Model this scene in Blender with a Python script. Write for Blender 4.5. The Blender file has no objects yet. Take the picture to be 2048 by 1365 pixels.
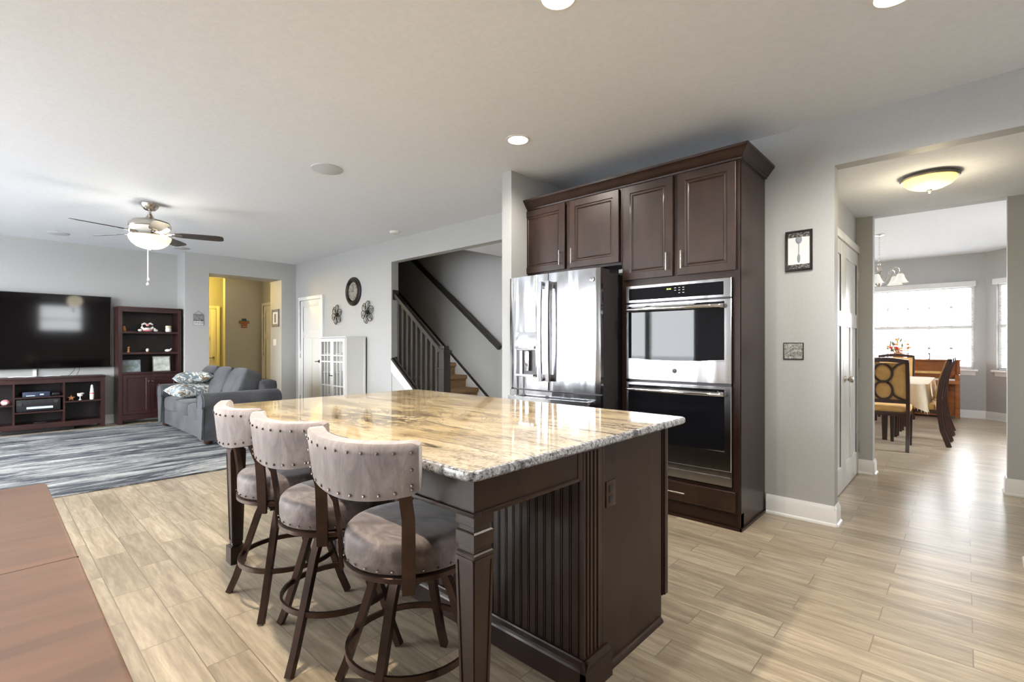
import bpy, bmesh, math, random
from mathutils import Vector, Matrix
PI = math.pi
R = math.radians
random.seed(7)
S = bpy.context.scene
COL = S.collection

# ------------------------------------------------------------------ camera
cd = bpy.data.cameras.new('camera')
cd.sensor_width = 36.0
cd.lens = 36.0 * 977.2 / 2048.0
cd.shift_y = 7.5 / 2048.0
cd.clip_start = 0.05
cd.clip_end = 200
cam = bpy.data.objects.new('camera', cd)
COL.objects.link(cam)
cam.location = (0, 0, 1.25)
cam.rotation_euler = (R(90), 0, R(42.8347))
S.camera = cam

# ------------------------------------------------------------------ world, exposure
W = bpy.data.worlds.new('world')
S.world = W
W.use_nodes = True
bg = W.node_tree.nodes['Background']
bg.inputs[0].default_value = (0.93, 0.965, 1.0, 1)
bg.inputs[1].default_value = 26.0
S.view_settings.view_transform = 'Standard'
S.view_settings.look = 'None'
S.view_settings.exposure = 0.08
S.view_settings.gamma = 1.0
S.view_settings.use_curve_mapping = False
S.cycles.diffuse_bounces = 6
S.cycles.glossy_bounces = 5
S.cycles.transparent_max_bounces = 16
S.cycles.sample_clamp_indirect = 6.0
S.cycles.caustics_reflective = False
S.cycles.caustics_refractive = False

def area(name, loc, rot, sx, sy, power, col=(1, 1, 1), spread=180):
    l = bpy.data.lights.new(name, 'AREA')
    l.shape = 'RECTANGLE'
    l.size = sx
    l.size_y = sy
    l.energy = power
    l.color = col
    l.spread = R(spread)
    o = bpy.data.objects.new(name, l)
    COL.objects.link(o)
    o.location = loc
    o.rotation_euler = rot
    l.cycles.is_portal = True      # a portal: only guides sampling of the sky through this opening
    return o

def lamp(name, loc, power, col=(1, .85, .65), radius=.05, kind='POINT', ang=160, blend=.5):
    l = bpy.data.lights.new(name, kind)
    l.energy = power
    l.color = col
    l.shadow_soft_size = radius
    if kind == 'SPOT':
        l.spot_size = R(ang)
        l.spot_blend = blend
    o = bpy.data.objects.new(name, l)
    COL.objects.link(o)
    o.location = loc
    return o

DAY = (0.86, 0.93, 1.0)
# daylight through the big windows behind the camera (back wall, Y = -2.4), the right wall, the dining bay and added dining openings
area('daylight_patio_door', (-4.75, -2.56, 1.15), (R(90), 0, 0), 2.0, 2.0, 200, DAY)
area('daylight_living_window', (-7.8, -2.56, 1.5), (R(90), 0, 0), 3.4, 1.9, 200, DAY)
area('daylight_nook_window', (-1.5, -2.56, 1.7), (R(90), 0, 0), 1.0, .9, 220, DAY)
area('daylight_side_window', (2.76, 1.75, 2.15), (R(90), 0, R(90)), 1.1, .9, 80, DAY)
area('daylight_dining_window', (-0.9, 11.62, 1.55), (R(90), 0, R(180)), 2.1, 1.4, 110, DAY)
area('added_dining_opening_right', (1.75, 8.2, 1.6), (R(90), 0, R(90)), 1.5, 1.2, 60, DAY)  # portal at the right-wall opening added to brighten the dining room
area('added_dining_opening_left', (-4.27, 8.5, 1.6), (R(90), 0, R(-90)), 2.0, 1.2, 60, DAY)  # portal at the left-wall opening, also added for dining room light
area('daylight_bay_window', (1.02, 10.92, 1.55), (R(90), 0, R(135)), 0.9, 1.4, 60, DAY)

# ------------------------------------------------------------------ materials
def mat(name, col, rough=.5, metal=0.0, spec=.5, emit=None, es=0, coat=0, sheen=0):
    m = bpy.data.materials.new(name)
    m.use_nodes = True
    b = m.node_tree.nodes['Principled BSDF']
    b.inputs['Base Color'].default_value = (*col, 1)
    b.inputs['Roughness'].default_value = rough
    b.inputs['Metallic'].default_value = metal
    b.inputs['Specular IOR Level'].default_value = spec
    b.inputs['Coat Weight'].default_value = coat
    b.inputs['Coat Roughness'].default_value = .08
    b.inputs['Sheen Weight'].default_value = sheen
    if emit:
        b.inputs['Emission Color'].default_value = (*emit, 1)
        b.inputs['Emission Strength'].default_value = es
    return m

def srgb(r, g, b):
    f = lambda c: (c / 255 / 12.92) if c / 255 <= .04045 else ((c / 255 + .055) / 1.055) ** 2.4
    return (f(r), f(g), f(b))

class NT:
    def __init__(s, m):
        s.m = m; s.t = m.node_tree; s.b = s.t.nodes['Principled BSDF']
    def n(s, typ, **k):
        o = s.t.nodes.new(typ)
        for a, v in k.items():
            setattr(o, a, v)
        return o
    def l(s, a, b):
        s.t.links.new(a, b)
    def coords(s, scale=(1, 1, 1), loc=(0, 0, 0), rot=(0, 0, 0)):
        tc = s.n('ShaderNodeTexCoord'); mp = s.n('ShaderNodeMapping')
        mp.inputs['Scale'].default_value = scale
        mp.inputs['Location'].default_value = loc
        mp.inputs['Rotation'].default_value = rot
        s.l(tc.outputs['Object'], mp.inputs['Vector'])
        return mp.outputs[0]
    def noise(s, vec, scale=1, detail=4, rough=.55, dist=0):
        o = s.n('ShaderNodeTexNoise')
        o.inputs['Scale'].default_value = scale
        o.inputs['Detail'].default_value = detail
        o.inputs['Roughness'].default_value = rough
        o.inputs['Distortion'].default_value = dist
        s.l(vec, o.inputs['Vector'])
        return o.outputs['Fac']
    def ramp(s, fac, stops):
        o = s.n('ShaderNodeValToRGB')
        e = o.color_ramp.elements
        while len(e) < len(stops):
            e.new(.5)
        for i, (p, c) in enumerate(stops):
            e[i].position = p
            e[i].color = (*c, 1)
        s.l(fac, o.inputs[0])
        return o.outputs[0]
    def mix(s, fac, a, b, typ='MIX'):
        o = s.n('ShaderNodeMix', data_type='RGBA', blend_type=typ)
        for k, v in ((0, fac), (6, a), (7, b)):
            if hasattr(v, 'is_output'):
                s.l(v, o.inputs[k])
            elif isinstance(v, (int, float)):
                o.inputs[k].default_value = v
            else:
                o.inputs[k].default_value = (*v, 1)
        return o.outputs[2]
    def math(s, op, a, b=0, c=None):
        o = s.n('ShaderNodeMath', operation=op)
        for k, v in ((0, a), (1, b), (2, c)):
            if v is None: continue
            if hasattr(v, 'is_output'):
                s.l(v, o.inputs[k])
            else:
                o.inputs[k].default_value = v
        return o.outputs[0]
    def bump(s, h, strength=.3, dist=.01):
        o = s.n('ShaderNodeBump')
        o.inputs['Strength'].default_value = strength
        o.inputs['Distance'].default_value = dist
        s.l(h, o.inputs['Height'])
        s.l(o.outputs[0], s.b.inputs['Normal'])
    def color(s, c):
        s.l(c, s.b.inputs['Base Color'])

def noisy(name, c1, c2, scale=(1, 1, 1), ns=6, detail=5, rough=.5, bump=0, bdist=.004, lo=.3, hi=.7, dist=0, **k):
    m = mat(name, c1, rough, **k)
    t = NT(m)
    f = t.noise(t.coords(scale), ns, detail, .6, dist)
    t.color(t.ramp(f, [(lo, c1), (hi, c2)]))
    if bump:
        t.bump(f, bump, bdist)
    return m

M = {}
M['wall'] = noisy('wall_paint', srgb(174, 174, 172), srgb(178, 178, 176), ns=60, detail=2, rough=.55, bump=.08, bdist=.002)
M['ceiling'] = noisy('knockdown_ceiling', srgb(234, 238, 244), srgb(237, 241, 247), ns=30, detail=7, rough=.85, bump=.26, bdist=.005, lo=.45, hi=.6)
M['trim'] = mat('white_trim_paint', srgb(232, 232, 230), .3)
M['door'] = mat('white_door_paint', srgb(226, 226, 223), .3)
M['espresso'] = noisy('espresso_stained_wood', srgb(34, 22, 17), srgb(52, 34, 26), (3, 3, .8), 3, 6, rough=.3, coat=.04, spec=.28, lo=.3, hi=.75)
M['espresso_door'] = noisy('espresso_stained_door', srgb(34, 22, 16), srgb(60, 41, 31), (2.2, 2.2, .9), 3, 6, rough=.36, coat=.05, spec=.35, lo=.3, hi=.75)
M['cherry'] = noisy('dark_cherry_wood', srgb(38, 17, 16), srgb(50, 23, 21), (3, 3, 1), 4, 5, rough=.35)
M['cherry_dark'] = mat('dark_cherry_back_panel', srgb(28, 20, 18), .5)
M['black_wood'] = noisy('black_brown_rail_wood', srgb(30, 26, 24), srgb(50, 44, 40), (6, 6, 1), 5, 4, rough=.38)
M['chair_wood'] = noisy('mahogany_chair_wood', srgb(46, 24, 18), srgb(64, 36, 27), (6, 6, 1), 5, 4, rough=.3)
M['piano_wood'] = noisy('walnut_piano_wood', srgb(118, 66, 32), srgb(150, 88, 44), (1, 3, 5), 3, 5, rough=.25)
M['table_wood'] = noisy('brown_table_wood', srgb(82, 60, 46), srgb(110, 82, 64), (7, 1.0, 7), 2.2, 7, rough=.36, lo=.3, hi=.72, dist=.5)
M['bronze'] = noisy('dark_bronze_metal', srgb(56, 41, 34), srgb(74, 55, 46), (1, 1, 1), 12, 2, rough=.36, metal=.55)
M['iron'] = mat('black_iron', srgb(38, 34, 32), .45, .5)
M['nail'] = mat('pewter_nailhead', srgb(150, 140, 138), .2, 1)
M['nickel'] = mat('brushed_nickel', srgb(196, 188, 178), .25, 1)
M['chrome'] = mat('polished_chrome', srgb(220, 220, 222), .08, 1)
M['black'] = mat('black_plastic', srgb(22, 22, 24), .35)
M['screen'] = mat('glossy_black_screen', srgb(8, 5, 6), .06, 0, .28)
M['grille'] = mat('grey_speaker_grille', srgb(196, 198, 201), .8)
M['white_plastic'] = mat('white_plastic', srgb(235, 235, 233), .4)
M['ceramic'] = mat('white_ceramic', srgb(235, 228, 224), .25)
M['pink'] = mat('pink_ceramic', srgb(205, 130, 135), .3)
M['amber'] = mat('amber_resin', srgb(170, 110, 60), .35)
M['black_glass'] = mat('black_oven_glass', srgb(20, 20, 24), .03, 0, .28)
M['tablecloth'] = noisy('cream_cloth', srgb(205, 190, 165), srgb(222, 210, 190), (1, 1, .2), 12, 3, rough=.9)
M['mustard'] = noisy('mustard_upholstery', srgb(190, 148, 88), srgb(208, 168, 106), (1, 1, 1), 14, 4, rough=.8)
M['carpet'] = noisy('tan_stair_carpet', srgb(132, 104, 74), srgb(176, 144, 108), (1, 1, 1), 60, 3, rough=1, bump=.6, bdist=.006)
M['sofa'] = noisy('grey_microsuede', srgb(50, 51, 55), srgb(74, 75, 79), (1, 1, 1), 4, 6, rough=.9, sheen=.12, lo=.35, hi=.65)
M['grey_steel'] = mat('dark_grey_appliance_case', srgb(62, 58, 60), .4, .3)

def steel_mat(name, wav, rough, c=(205, 205, 208)):
    m = mat(name, srgb(*c), rough, 1)
    t = NT(m)
    a = t.noise(t.coords((5.5, 5.5, .35)), 1.6, 1, .4)
    t.bump(a, wav, .05)
    return m
M['steel'] = steel_mat('stainless_steel', .08, .16)
M['steel_wavy'] = steel_mat('polished_fridge_steel', .50, .14, (196, 196, 199))

# porcelain wood-look plank floor: 0.6225 x 0.155 m planks along X, half offset
m = mat('wood_look_tile_planks', srgb(186, 170, 148), .3); t = NT(m)
v = t.coords((1, 1, 1), (-0.024 + .6225 * 40 , 0.036 + .155 * 60, 0))
br = t.n('ShaderNodeTexBrick'); br.offset = .5; br.offset_frequency = 2; br.squash = 1
for k, val in (('Scale', 1), ('Mortar Size', .0022), ('Mortar Smooth', .1), ('Bias', 0), ('Brick Width', .6225), ('Row Height', .155)):
    br.inputs[k].default_value = val
br.inputs['Color1'].default_value = (0, 0, 0, 1); br.inputs['Color2'].default_value = (1, 1, 1, 1); br.inputs['Mortar'].default_value = (.5, .5, .5, 1)
t.l(v, br.inputs['Vector'])
rnd = br.outputs['Color']
sep = t.n('ShaderNodeSeparateColor'); t.l(rnd, sep.inputs[0])
r1 = sep.outputs[0]
mp = t.n('ShaderNodeMapping'); mp.inputs['Scale'].default_value = (.9, 9, 1)
cmb = t.n('ShaderNodeCombineXYZ'); t.l(t.math('MULTIPLY', r1, 37.0), cmb.inputs[0]); t.l(t.math('MULTIPLY', r1, 23.0), cmb.inputs[1])
tc = t.n('ShaderNodeTexCoord')
add = t.n('ShaderNodeVectorMath', operation='ADD'); t.l(tc.outputs['Object'], mp.inputs[0]); t.l(mp.outputs[0], add.inputs[0]); t.l(cmb.outputs[0], add.inputs[1])
g1 = t.noise(add.outputs[0], 1.9, 9, .66, .9)
g2 = t.noise(add.outputs[0], 5.5, 5, .6, .4)
wood = t.ramp(g1, [(.28, srgb(132, 119, 100)), (.5, srgb(170, 156, 134)), (.72, srgb(198, 185, 162))])
wood = t.mix(t.ramp(g2, [(.42, (0, 0, 0)), (.75, (.75, .75, .75))]), wood, srgb(134, 119, 102))
tone = t.ramp(r1, [(0, (.82, .81, .80)), (.5, (.95, .95, .95)), (1, (1.08, 1.07, 1.06))])
wood = t.mix(1.0, wood, tone, 'MULTIPLY')
wood = t.mix(br.outputs['Fac'], wood, srgb(128, 114, 98))
t.color(wood)
t.bump(t.math('SUBTRACT', 1, br.outputs['Fac']), .35, .002)
M['floor'] = m

# granite: cream and grey with dark streaks running along X
m = mat('streaked_cream_granite', srgb(214, 190, 150), .05, coat=.12, spec=.42); t = NT(m)
v = t.coords((1, 3.0, 3.0), (0, 0, 0), (0, 0, R(-4)))
n1 = t.noise(v, 1.5, 9, .62, 1.2)
n2 = t.noise(t.coords((.9, 9, 9), (3, 1, 0), (0, 0, R(-5))), 2.6, 9, .68, .8)
n3 = t.noise(t.coords((1, 1, 1)), 60, 4, .7)
base = t.ramp(n1, [(.25, srgb(108, 94, 74)), (.4, srgb(158, 139, 108)), (.52, srgb(190, 171, 136)), (.66, srgb(204, 190, 160)), (.8, srgb(172, 162, 144))])
tcx = t.n('ShaderNodeTexCoord'); sx = t.n('ShaderNodeSeparateXYZ'); t.l(tcx.outputs['Object'], sx.inputs[0])
wob = t.noise(t.coords((1, 1, 1), (9, 2, 0)), 1.3, 3, .5)
# the slab turns from cream to grey-white crystal towards its right end
gx = t.math('ADD', t.math('MULTIPLY', sx.outputs[0], .4), t.math('MULTIPLY', wob, .4))
gf = t.ramp(gx, [(.42, (0, 0, 0)), (.72, (1, 1, 1))])
grey = t.ramp(n3, [(.36, srgb(96, 96, 100)), (.5, srgb(196, 196, 196)), (.7, srgb(226, 226, 224))])
base = t.mix(t.math('MULTIPLY', gf, .5), base, grey)
str1 = t.ramp(n2, [(.35, (1, 1, 1)), (.46, (0, 0, 0))])
base = t.mix(t.math('MULTIPLY', str1, .88), base, srgb(66, 56, 46))
w2 = t.noise(t.coords((1, 2.1, 2.1), (5, 4, 0), (0, 0, R(-6))), 1.15, 6, .55, 2.4)
vein = t.math('ABSOLUTE', t.math('SUBTRACT', w2, .5))
vr = t.ramp(vein, [(.0, (1, 1, 1)), (.010, (0, 0, 0))])
base = t.mix(t.math('MULTIPLY', vr, .6), base, srgb(78, 68, 62))
base = t.mix(t.math('MULTIPLY', t.ramp(n3, [(.58, (0, 0, 0)), (.72, (1, 1, 1))]), .15), base, srgb(110, 100, 88))
gd = t.n('ShaderNodeVectorMath', operation='DISTANCE'); gm = t.coords((1, 1.9, 1), (.02, .57, 0)); t.l(gm, gd.inputs[0]); gd.inputs[1].default_value = (0, 0, 0)
kn = t.noise(t.coords((1, 2.2, 1), (2, 7, 0), (0, 0, R(20))), 3.6, 4, .55, 1.4)
kr = t.ramp(t.math('ABSOLUTE', t.math('SUBTRACT', kn, .5)), [(.0, (1, 1, 1)), (.035, (.75, .75, .75)), (.06, (0, 0, 0))])
km = t.ramp(gd.outputs['Value'], [(.22, (1, 1, 1)), (.48, (0, 0, 0))])
base = t.mix(t.math('MULTIPLY', t.math('MULTIPLY', kr, km), .85), base, srgb(74, 66, 60))
t.color(base)
M['granite'] = m
m = mat('daylit_speckled_granite_edge', srgb(170, 170, 170), .18); t = NT(m)  # cool daylight on the edge put into its grey; the speckle is stone
ns = t.noise(t.coords((1, 1, 1.0)), 75, 5, .75)
nb = t.noise(t.coords((9, 9, 2)), 2.2, 5, .6, 1.0)
e1 = t.ramp(ns, [(.38, srgb(66, 66, 70)), (.5, srgb(150, 150, 152)), (.68, srgb(205, 205, 205))])
e2 = t.ramp(nb, [(.33, (1, 1, 1)), (.45, (0, 0, 0))])
t.color(t.mix(t.math('MULTIPLY', e2, .75), e1, srgb(52, 50, 52)))
M['granite_edge'] = m

# suede for the stools
m = mat('mottled_taupe_suede', srgb(150, 134, 128), .75, sheen=.4); t = NT(m)
a = t.noise(t.coords((1, 1, .35)), 16, 7, .7, 1.0)
b_ = t.noise(t.coords((1, 1, 1)), 3, 3, .5)
c = t.ramp(a, [(.28, srgb(98, 88, 87)), (.5, srgb(138, 127, 124)), (.75, srgb(176, 167, 164))])
t.color(t.mix(t.math('MULTIPLY', b_, .3), c, srgb(126, 112, 110)))
t.bump(a, .12, .004)
M['suede'] = m
m = mat('mottled_brown_suede_seat', srgb(120, 100, 92), .6, sheen=.3); t = NT(m)
a = t.noise(t.coords((.6, 1.6, 1)), 7, 7, .65, 1.6)
c = t.ramp(a, [(.3, srgb(68, 58, 57)), (.5, srgb(98, 86, 84)), (.72, srgb(138, 125, 120))])
t.color(c); t.bump(a, .12, .004)
M['suede_seat'] = m

# rug
m = mat('abstract_grey_blue_rug', srgb(120, 128, 140), 1.0, spec=.1); t = NT(m)
a = t.noise(t.coords((5, 1.0, 1)), 1.1, 10, .76, .8)
b_ = t.noise(t.coords((60, 12, 1)), 2, 4, .7)
c_ = t.noise(t.coords((1.2, .5, 1)), 1.1, 3, .5)
c = t.ramp(a, [(.36, srgb(36, 38, 42)), (.46, srgb(84, 86, 90)), (.53, srgb(154, 154, 152)), (.62, srgb(204, 203, 198))])
c = t.mix(t.math('MULTIPLY', t.ramp(b_, [(.42, (0, 0, 0)), (.6, (1, 1, 1))]), .4), c, srgb(70, 76, 88))
c = t.mix(t.math('MULTIPLY', t.ramp(c_, [(.42, (0, 0, 0)), (.62, (1, 1, 1))]), .35), c, srgb(60, 64, 72))
t.color(c); t.bump(b_, .5, .01)
M['rug'] = m
# patterned pillow
m = mat('floral_pillow_fabric', srgb(220, 220, 210), .9); t = NT(m)
a = t.noise(t.coords((1, 1, 1)), 13, 3, .5, 1.5)
b_ = t.noise(t.coords((1, 1, 1), (4, 4, 4)), 10, 3, .5, 1.5)
c = t.ramp(a, [(.45, srgb(222, 224, 220)), (.53, srgb(112, 126, 134))])
c = t.mix(t.ramp(b_, [(.55, (0, 0, 0)), (.6, (1, 1, 1))]), c, srgb(120, 102, 76))
t.color(c)
M['pillow'] = m
# bright metal panel of a decorative plate
M['pewter'] = noisy('embossed_pewter', srgb(110, 108, 104), srgb(196, 194, 190), (1, 1, 1), 70, 4, rough=.4, metal=.7, bump=.8, bdist=.01)
M['lace'] = noisy('dark_filigree', srgb(30, 26, 24), srgb(150, 145, 138), (1, 1, 1), 120, 2, rough=.4, lo=.5, hi=.6)
M['paper'] = mat('white_art_paper', srgb(226, 228, 230), .6)
M['sketch'] = mat('grey_ink', srgb(140, 146, 152), .6)
def glow(name, col, es, base=(.9, .85, .75)):
    return mat(name, base, .4, emit=col, es=es)
M['bulb'] = glow('lit_diffuser', (1, .97, .92), 6)
M['fan_glass'] = glow('lit_fan_glass', (1, .86, .58), .75)
M['dome_glass'] = glow('lit_amber_glass', (1, .76, .18), 2.0, (.9, .8, .4))
M['shade_glass'] = mat('frosted_white_glass', srgb(245, 243, 236), .4, emit=(1, .98, .92), es=.25)
M['blind'] = mat('white_blind_slat', srgb(240, 240, 240), .5)
M['bounce_ground'] = noisy('pale_bounce_ground', srgb(188, 190, 194), srgb(208, 210, 214), ns=3, rough=1)  # ground colour made up pale and neutral to bounce daylight onto the ceiling
M['bark'] = noisy('tree_bark', srgb(110, 104, 98), srgb(150, 144, 138), ns=6, rough=1)
M['photo_a'] = noisy('printed_photo_dark', srgb(70, 80, 50), srgb(150, 165, 175), ns=14, rough=.4)
M['photo_b'] = noisy('printed_photo_light', srgb(150, 160, 140), srgb(225, 228, 225), ns=12, rough=.4)
M['frame_grey'] = noisy('weathered_grey_frame', srgb(90, 86, 86), srgb(130, 126, 124), ns=40, rough=.6)
M['red'] = mat('red_petals', srgb(200, 50, 40), .6)
M['orange'] = mat('orange_petals', srgb(226, 130, 50), .6)
M['yellow'] = mat('cream_petals', srgb(226, 208, 130), .6)
M['leaf'] = mat('green_leaves', srgb(86, 104, 60), .6)
M['fanblade'] = noisy('dark_fan_blade', srgb(40, 34, 32), srgb(58, 50, 46), (4, 4, 4), 4, 4, rough=.35)
M['display'] = mat('green_clock_digits', (.02, .02, .02), .3, emit=(.6, 1, .15), es=2)
M['legend'] = mat('grey_button_legend', srgb(190, 190, 190), .4)
M['cyan'] = mat('pale_blue_display', (.02, .02, .02), .3, emit=(.7, .9, 1), es=1.2)
# clear glass pane: lets light through, mirrors at grazing angles
m = bpy.data.materials.new('clear_window_glass'); m.use_nodes = True; nt = m.node_tree
nt.nodes.clear()
o = nt.nodes.new('ShaderNodeOutputMaterial'); tr = nt.nodes.new('ShaderNodeBsdfTransparent'); gl = nt.nodes.new('ShaderNodeBsdfGlossy')
gl.inputs['Roughness'].default_value = .02
fr = nt.nodes.new('ShaderNodeFresnel'); fr.inputs[0].default_value = 1.45; ge = nt.nodes.new('ShaderNodeNewGeometry'); iv = nt.nodes.new('ShaderNodeMath'); iv.operation = 'SUBTRACT'; iv.inputs[0].default_value = 1; ml = nt.nodes.new('ShaderNodeMath'); ml.operation = 'MULTIPLY'; nt.links.new(ge.outputs['Backfacing'], iv.inputs[1]); nt.links.new(iv.outputs[0], ml.inputs[1]); nt.links.new(fr.outputs[0], ml.inputs[0]); mx = nt.nodes.new('ShaderNodeMixShader')
nt.links.new(ml.outputs[0], mx.inputs[0]); nt.links.new(tr.outputs[0], mx.inputs[1]); nt.links.new(gl.outputs[0], mx.inputs[2]); nt.links.new(mx.outputs[0], o.inputs[0])
M['glass'] = m

# ------------------------------------------------------------------ mesh helpers
class MB:
    def __init__(s):
        s.bm = bmesh.new(); s.slot = 0
    def _new(s, vs, fs, smooth=False):
        v = [s.bm.verts.new(p) for p in vs]
        for f in fs:
            try:
                fc = s.bm.faces.new([v[i] for i in f]); fc.material_index = s.slot; fc.smooth = smooth
            except ValueError:
                pass
        return v
    def hexa(s, p):                      # 8 corner points: bottom 4 ccw, top 4 ccw
        return s._new(p, [(3, 2, 1, 0), (4, 5, 6, 7), (0, 1, 5, 4), (1, 2, 6, 5), (2, 3, 7, 6), (3, 0, 4, 7)])
    def box(s, x0, x1, y0, y1, z0, z1, b=0):
        if x0 > x1: x0, x1 = x1, x0
        if y0 > y1: y0, y1 = y1, y0
        if z0 > z1: z0, z1 = z1, z0
        v = s.hexa([(x0, y0, z0), (x1, y0, z0), (x1, y1, z0), (x0, y1, z0), (x0, y0, z1), (x1, y0, z1), (x1, y1, z1), (x0, y1, z1)])
        if b:
            es = set(e for q in v for e in q.link_edges)
            bmesh.ops.bevel(s.bm, geom=list(es), offset=b, segments=2, affect='EDGES', profile=.6)
        return s
    def taper(s, c0, w0, d0, c1, w1, d1, rz=0):
        ca, sa = math.cos(rz), math.sin(rz)
        p = []
        for c, w, d in ((c0, w0, d0), (c1, w1, d1)):
            for sx_, sy_ in ((-1, -1), (1, -1), (1, 1), (-1, 1)):
                a, b = sx_ * w / 2, sy_ * d / 2
                p.append((c[0] + a * ca - b * sa, c[1] + a * sa + b * ca, c[2]))
        s.hexa(p); return s
    def prism(s, pts, ax, a, b, smooth=False):   # polygon in the plane across ax, extruded a..b along it
        def q(u, v, w):
            return {'x': (w, u, v), 'y': (u, w, v), 'z': (u, v, w)}[ax]
        n = len(pts)
        vs = [q(u, v, a) for u, v in pts] + [q(u, v, b) for u, v in pts]
        fs = [tuple(range(n - 1, -1, -1)), tuple(range(n, 2 * n))] + [(i, (i + 1) % n, n + (i + 1) % n, n + i) for i in range(n)]
        s._new(vs, fs, smooth); return s
    def cyl(s, p0, p1, r0, r1=None, n=16):
        r1 = r0 if r1 is None else r1
        p0, p1 = Vector(p0), Vector(p1); d = (p1 - p0).normalized()
        u = d.orthogonal().normalized(); w = d.cross(u)
        vs = []
        for p, r in ((p0, r0), (p1, r1)):
            vs += [p + (u * math.cos(2 * PI * i / n) + w * math.sin(2 * PI * i / n)) * r for i in range(n)]
        fs = [tuple(range(n - 1, -1, -1)), tuple(range(n, 2 * n))] + [(i, (i + 1) % n, n + (i + 1) % n, n + i) for i in range(n)]
        s._new(vs, fs, True); return s
    def lathe(s, prof, c=(0, 0, 0), n=28, ax='z', sx=1, sy=1):
        vs = []; fs = []
        for r, h in prof:
            for i in range(n):
                a, b = r * math.cos(2 * PI * i / n) * sx, r * math.sin(2 * PI * i / n) * sy
                v = {'z': (a, b, h), 'y': (a, -h, b), 'x': (h, a, b)}[ax]
                vs.append((v[0] + c[0], v[1] + c[1], v[2] + c[2]))
        k = len(prof)
        for j in range(k - 1):
            for i in range(n):
                fs.append((j * n + i, j * n + (i + 1) % n, (j + 1) * n + (i + 1) % n, (j + 1) * n + i))
        fs.append(tuple(range(n - 1, -1, -1))); fs.append(tuple((k - 1) * n + i for i in range(n)))
        s._new(vs, fs, True); return s
    def ball(s, c, rx, ry=None, rz=None, n=12):
        ry = ry or rx; rz = rz or rx
        vs = [(c[0], c[1], c[2] - rz)]; m_ = n // 2
        for j in range(1, m_):
            t_ = -PI / 2 + PI * j / m_
            for i in range(n):
                vs.append((c[0] + rx * math.cos(t_) * math.cos(2 * PI * i / n), c[1] + ry * math.cos(t_) * math.sin(2 * PI * i / n), c[2] + rz * math.sin(t_)))
        vs.append((c[0], c[1], c[2] + rz)); L = len(vs) - 1
        fs = [(0, 1 + (i + 1) % n, 1 + i) for i in range(n)]
        for j in range(m_ - 2):
            for i in range(n):
                a = 1 + j * n
                fs.append((a + i, a + (i + 1) % n, a + n + (i + 1) % n, a + n + i))
        a = 1 + (m_ - 2) * n
        fs += [(a + i, a + (i + 1) % n, L) for i in range(n)]
        s._new(vs, fs, True); return s
    def tube(s, pts, r, n=8, closed=False, w=None, t=None, up=(0, 0, 1)):
        """round tube of radius r (or list), or a flat w x t bar when w is given, swept along pts"""
        pts = [Vector(p) for p in pts]; k = len(pts); rings = []
        for j, p in enumerate(pts):
            a = pts[j - 1] if (j > 0 or closed) else p
            b = pts[(j + 1) % k] if (j < k - 1 or closed) else p
            d = (b - a).normalized(); U = Vector(up)
            side = d.cross(U)
            if side.length < 1e-4: side = d.cross(Vector((1, 0, 0)))
            side.normalize(); U = side.cross(d).normalized()
            if w:
                ww = w[j] if isinstance(w, (list, tuple)) else w
                rings.append([p + side * (a_ * ww / 2) + U * (b_ * t / 2) for a_, b_ in ((-1, -1), (1, -1), (1, 1), (-1, 1))])
            else:
                rr = r[j] if isinstance(r, (list, tuple)) else r
                rings.append([p + (side * math.cos(2 * PI * i / n) + U * math.sin(2 * PI * i / n)) * rr for i in range(n)])
        m_ = len(rings[0]); vs = [v for q in rings for v in q]; fs = []
        for j in range(k if closed else k - 1):
            a, b = j * m_, ((j + 1) % k) * m_
            for i in range(m_):
                fs.append((a + i, a + (i + 1) % m_, b + (i + 1) % m_, b + i))
        if not closed:
            fs.append(tuple(range(m_ - 1, -1, -1))); fs.append(tuple((k - 1) * m_ + i for i in range(m_)))
        s._new(vs, fs, not w); return s
    def loops(s, O, U, V, N, w, h, steps):
        """rectangle w x h at O (along U, V, outward N) stepped inwards by (inset, depth) pairs"""
        O, U, V, N = map(Vector, (O, U, V, N)); vs = []; fs = []
        for (i, d) in steps:
            if not isinstance(i, tuple): i = (i, i, i, i)       # left, right, bottom, top
            l, r_, b, t_ = i
            vs += [O + U * l + V * b + N * d, O + U * (w - r_) + V * b + N * d, O + U * (w - r_) + V * (h - t_) + N * d, O + U * l + V * (h - t_) + N * d]
        k = len(steps)
        fs.append((3, 2, 1, 0))
        for j in range(k - 1):
            for i in range(4):
                fs.append((4 * j + i, 4 * j + (i + 1) % 4, 4 * j + 4 + (i + 1) % 4, 4 * j + 4 + i))
        q = 4 * (k - 1); fs.append((q, q + 1, q + 2, q + 3))
        s._new(vs, fs); return s
    def cushion(s, x0, x1, y0, y1, z0, z1, puff=.06, n=8, pinch=1.0):
        """soft box: superellipsoid surface"""
        c = ((x0 + x1) / 2, (y0 + y1) / 2, (z0 + z1) / 2); h = ((x1 - x0) / 2, (y1 - y0) / 2, (z1 - z0) / 2)
        m_ = 10; n_ = 28; vs = []; fs = []
        def sp(v, e): return math.copysign(abs(v) ** e, v)
        for j in range(m_ + 1):
            t_ = -PI / 2 + PI * j / m_
            for i in range(n_):
                a = 2 * PI * i / n_
                e1 = puff; e2 = .28
                vs.append((c[0] + h[0] * sp(math.cos(t_), e1) * sp(math.cos(a), e2), c[1] + h[1] * sp(math.cos(t_), e1) * sp(math.sin(a), e2), c[2] + h[2] * sp(math.sin(t_), .8 if puff > .3 else .4)))
        for j in range(m_):
            for i in range(n_):
                fs.append((j * n_ + i, j * n_ + (i + 1) % n_, (j + 1) * n_ + (i + 1) % n_, (j + 1) * n_ + i))
        s._new(vs, fs, True); return s
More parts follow.
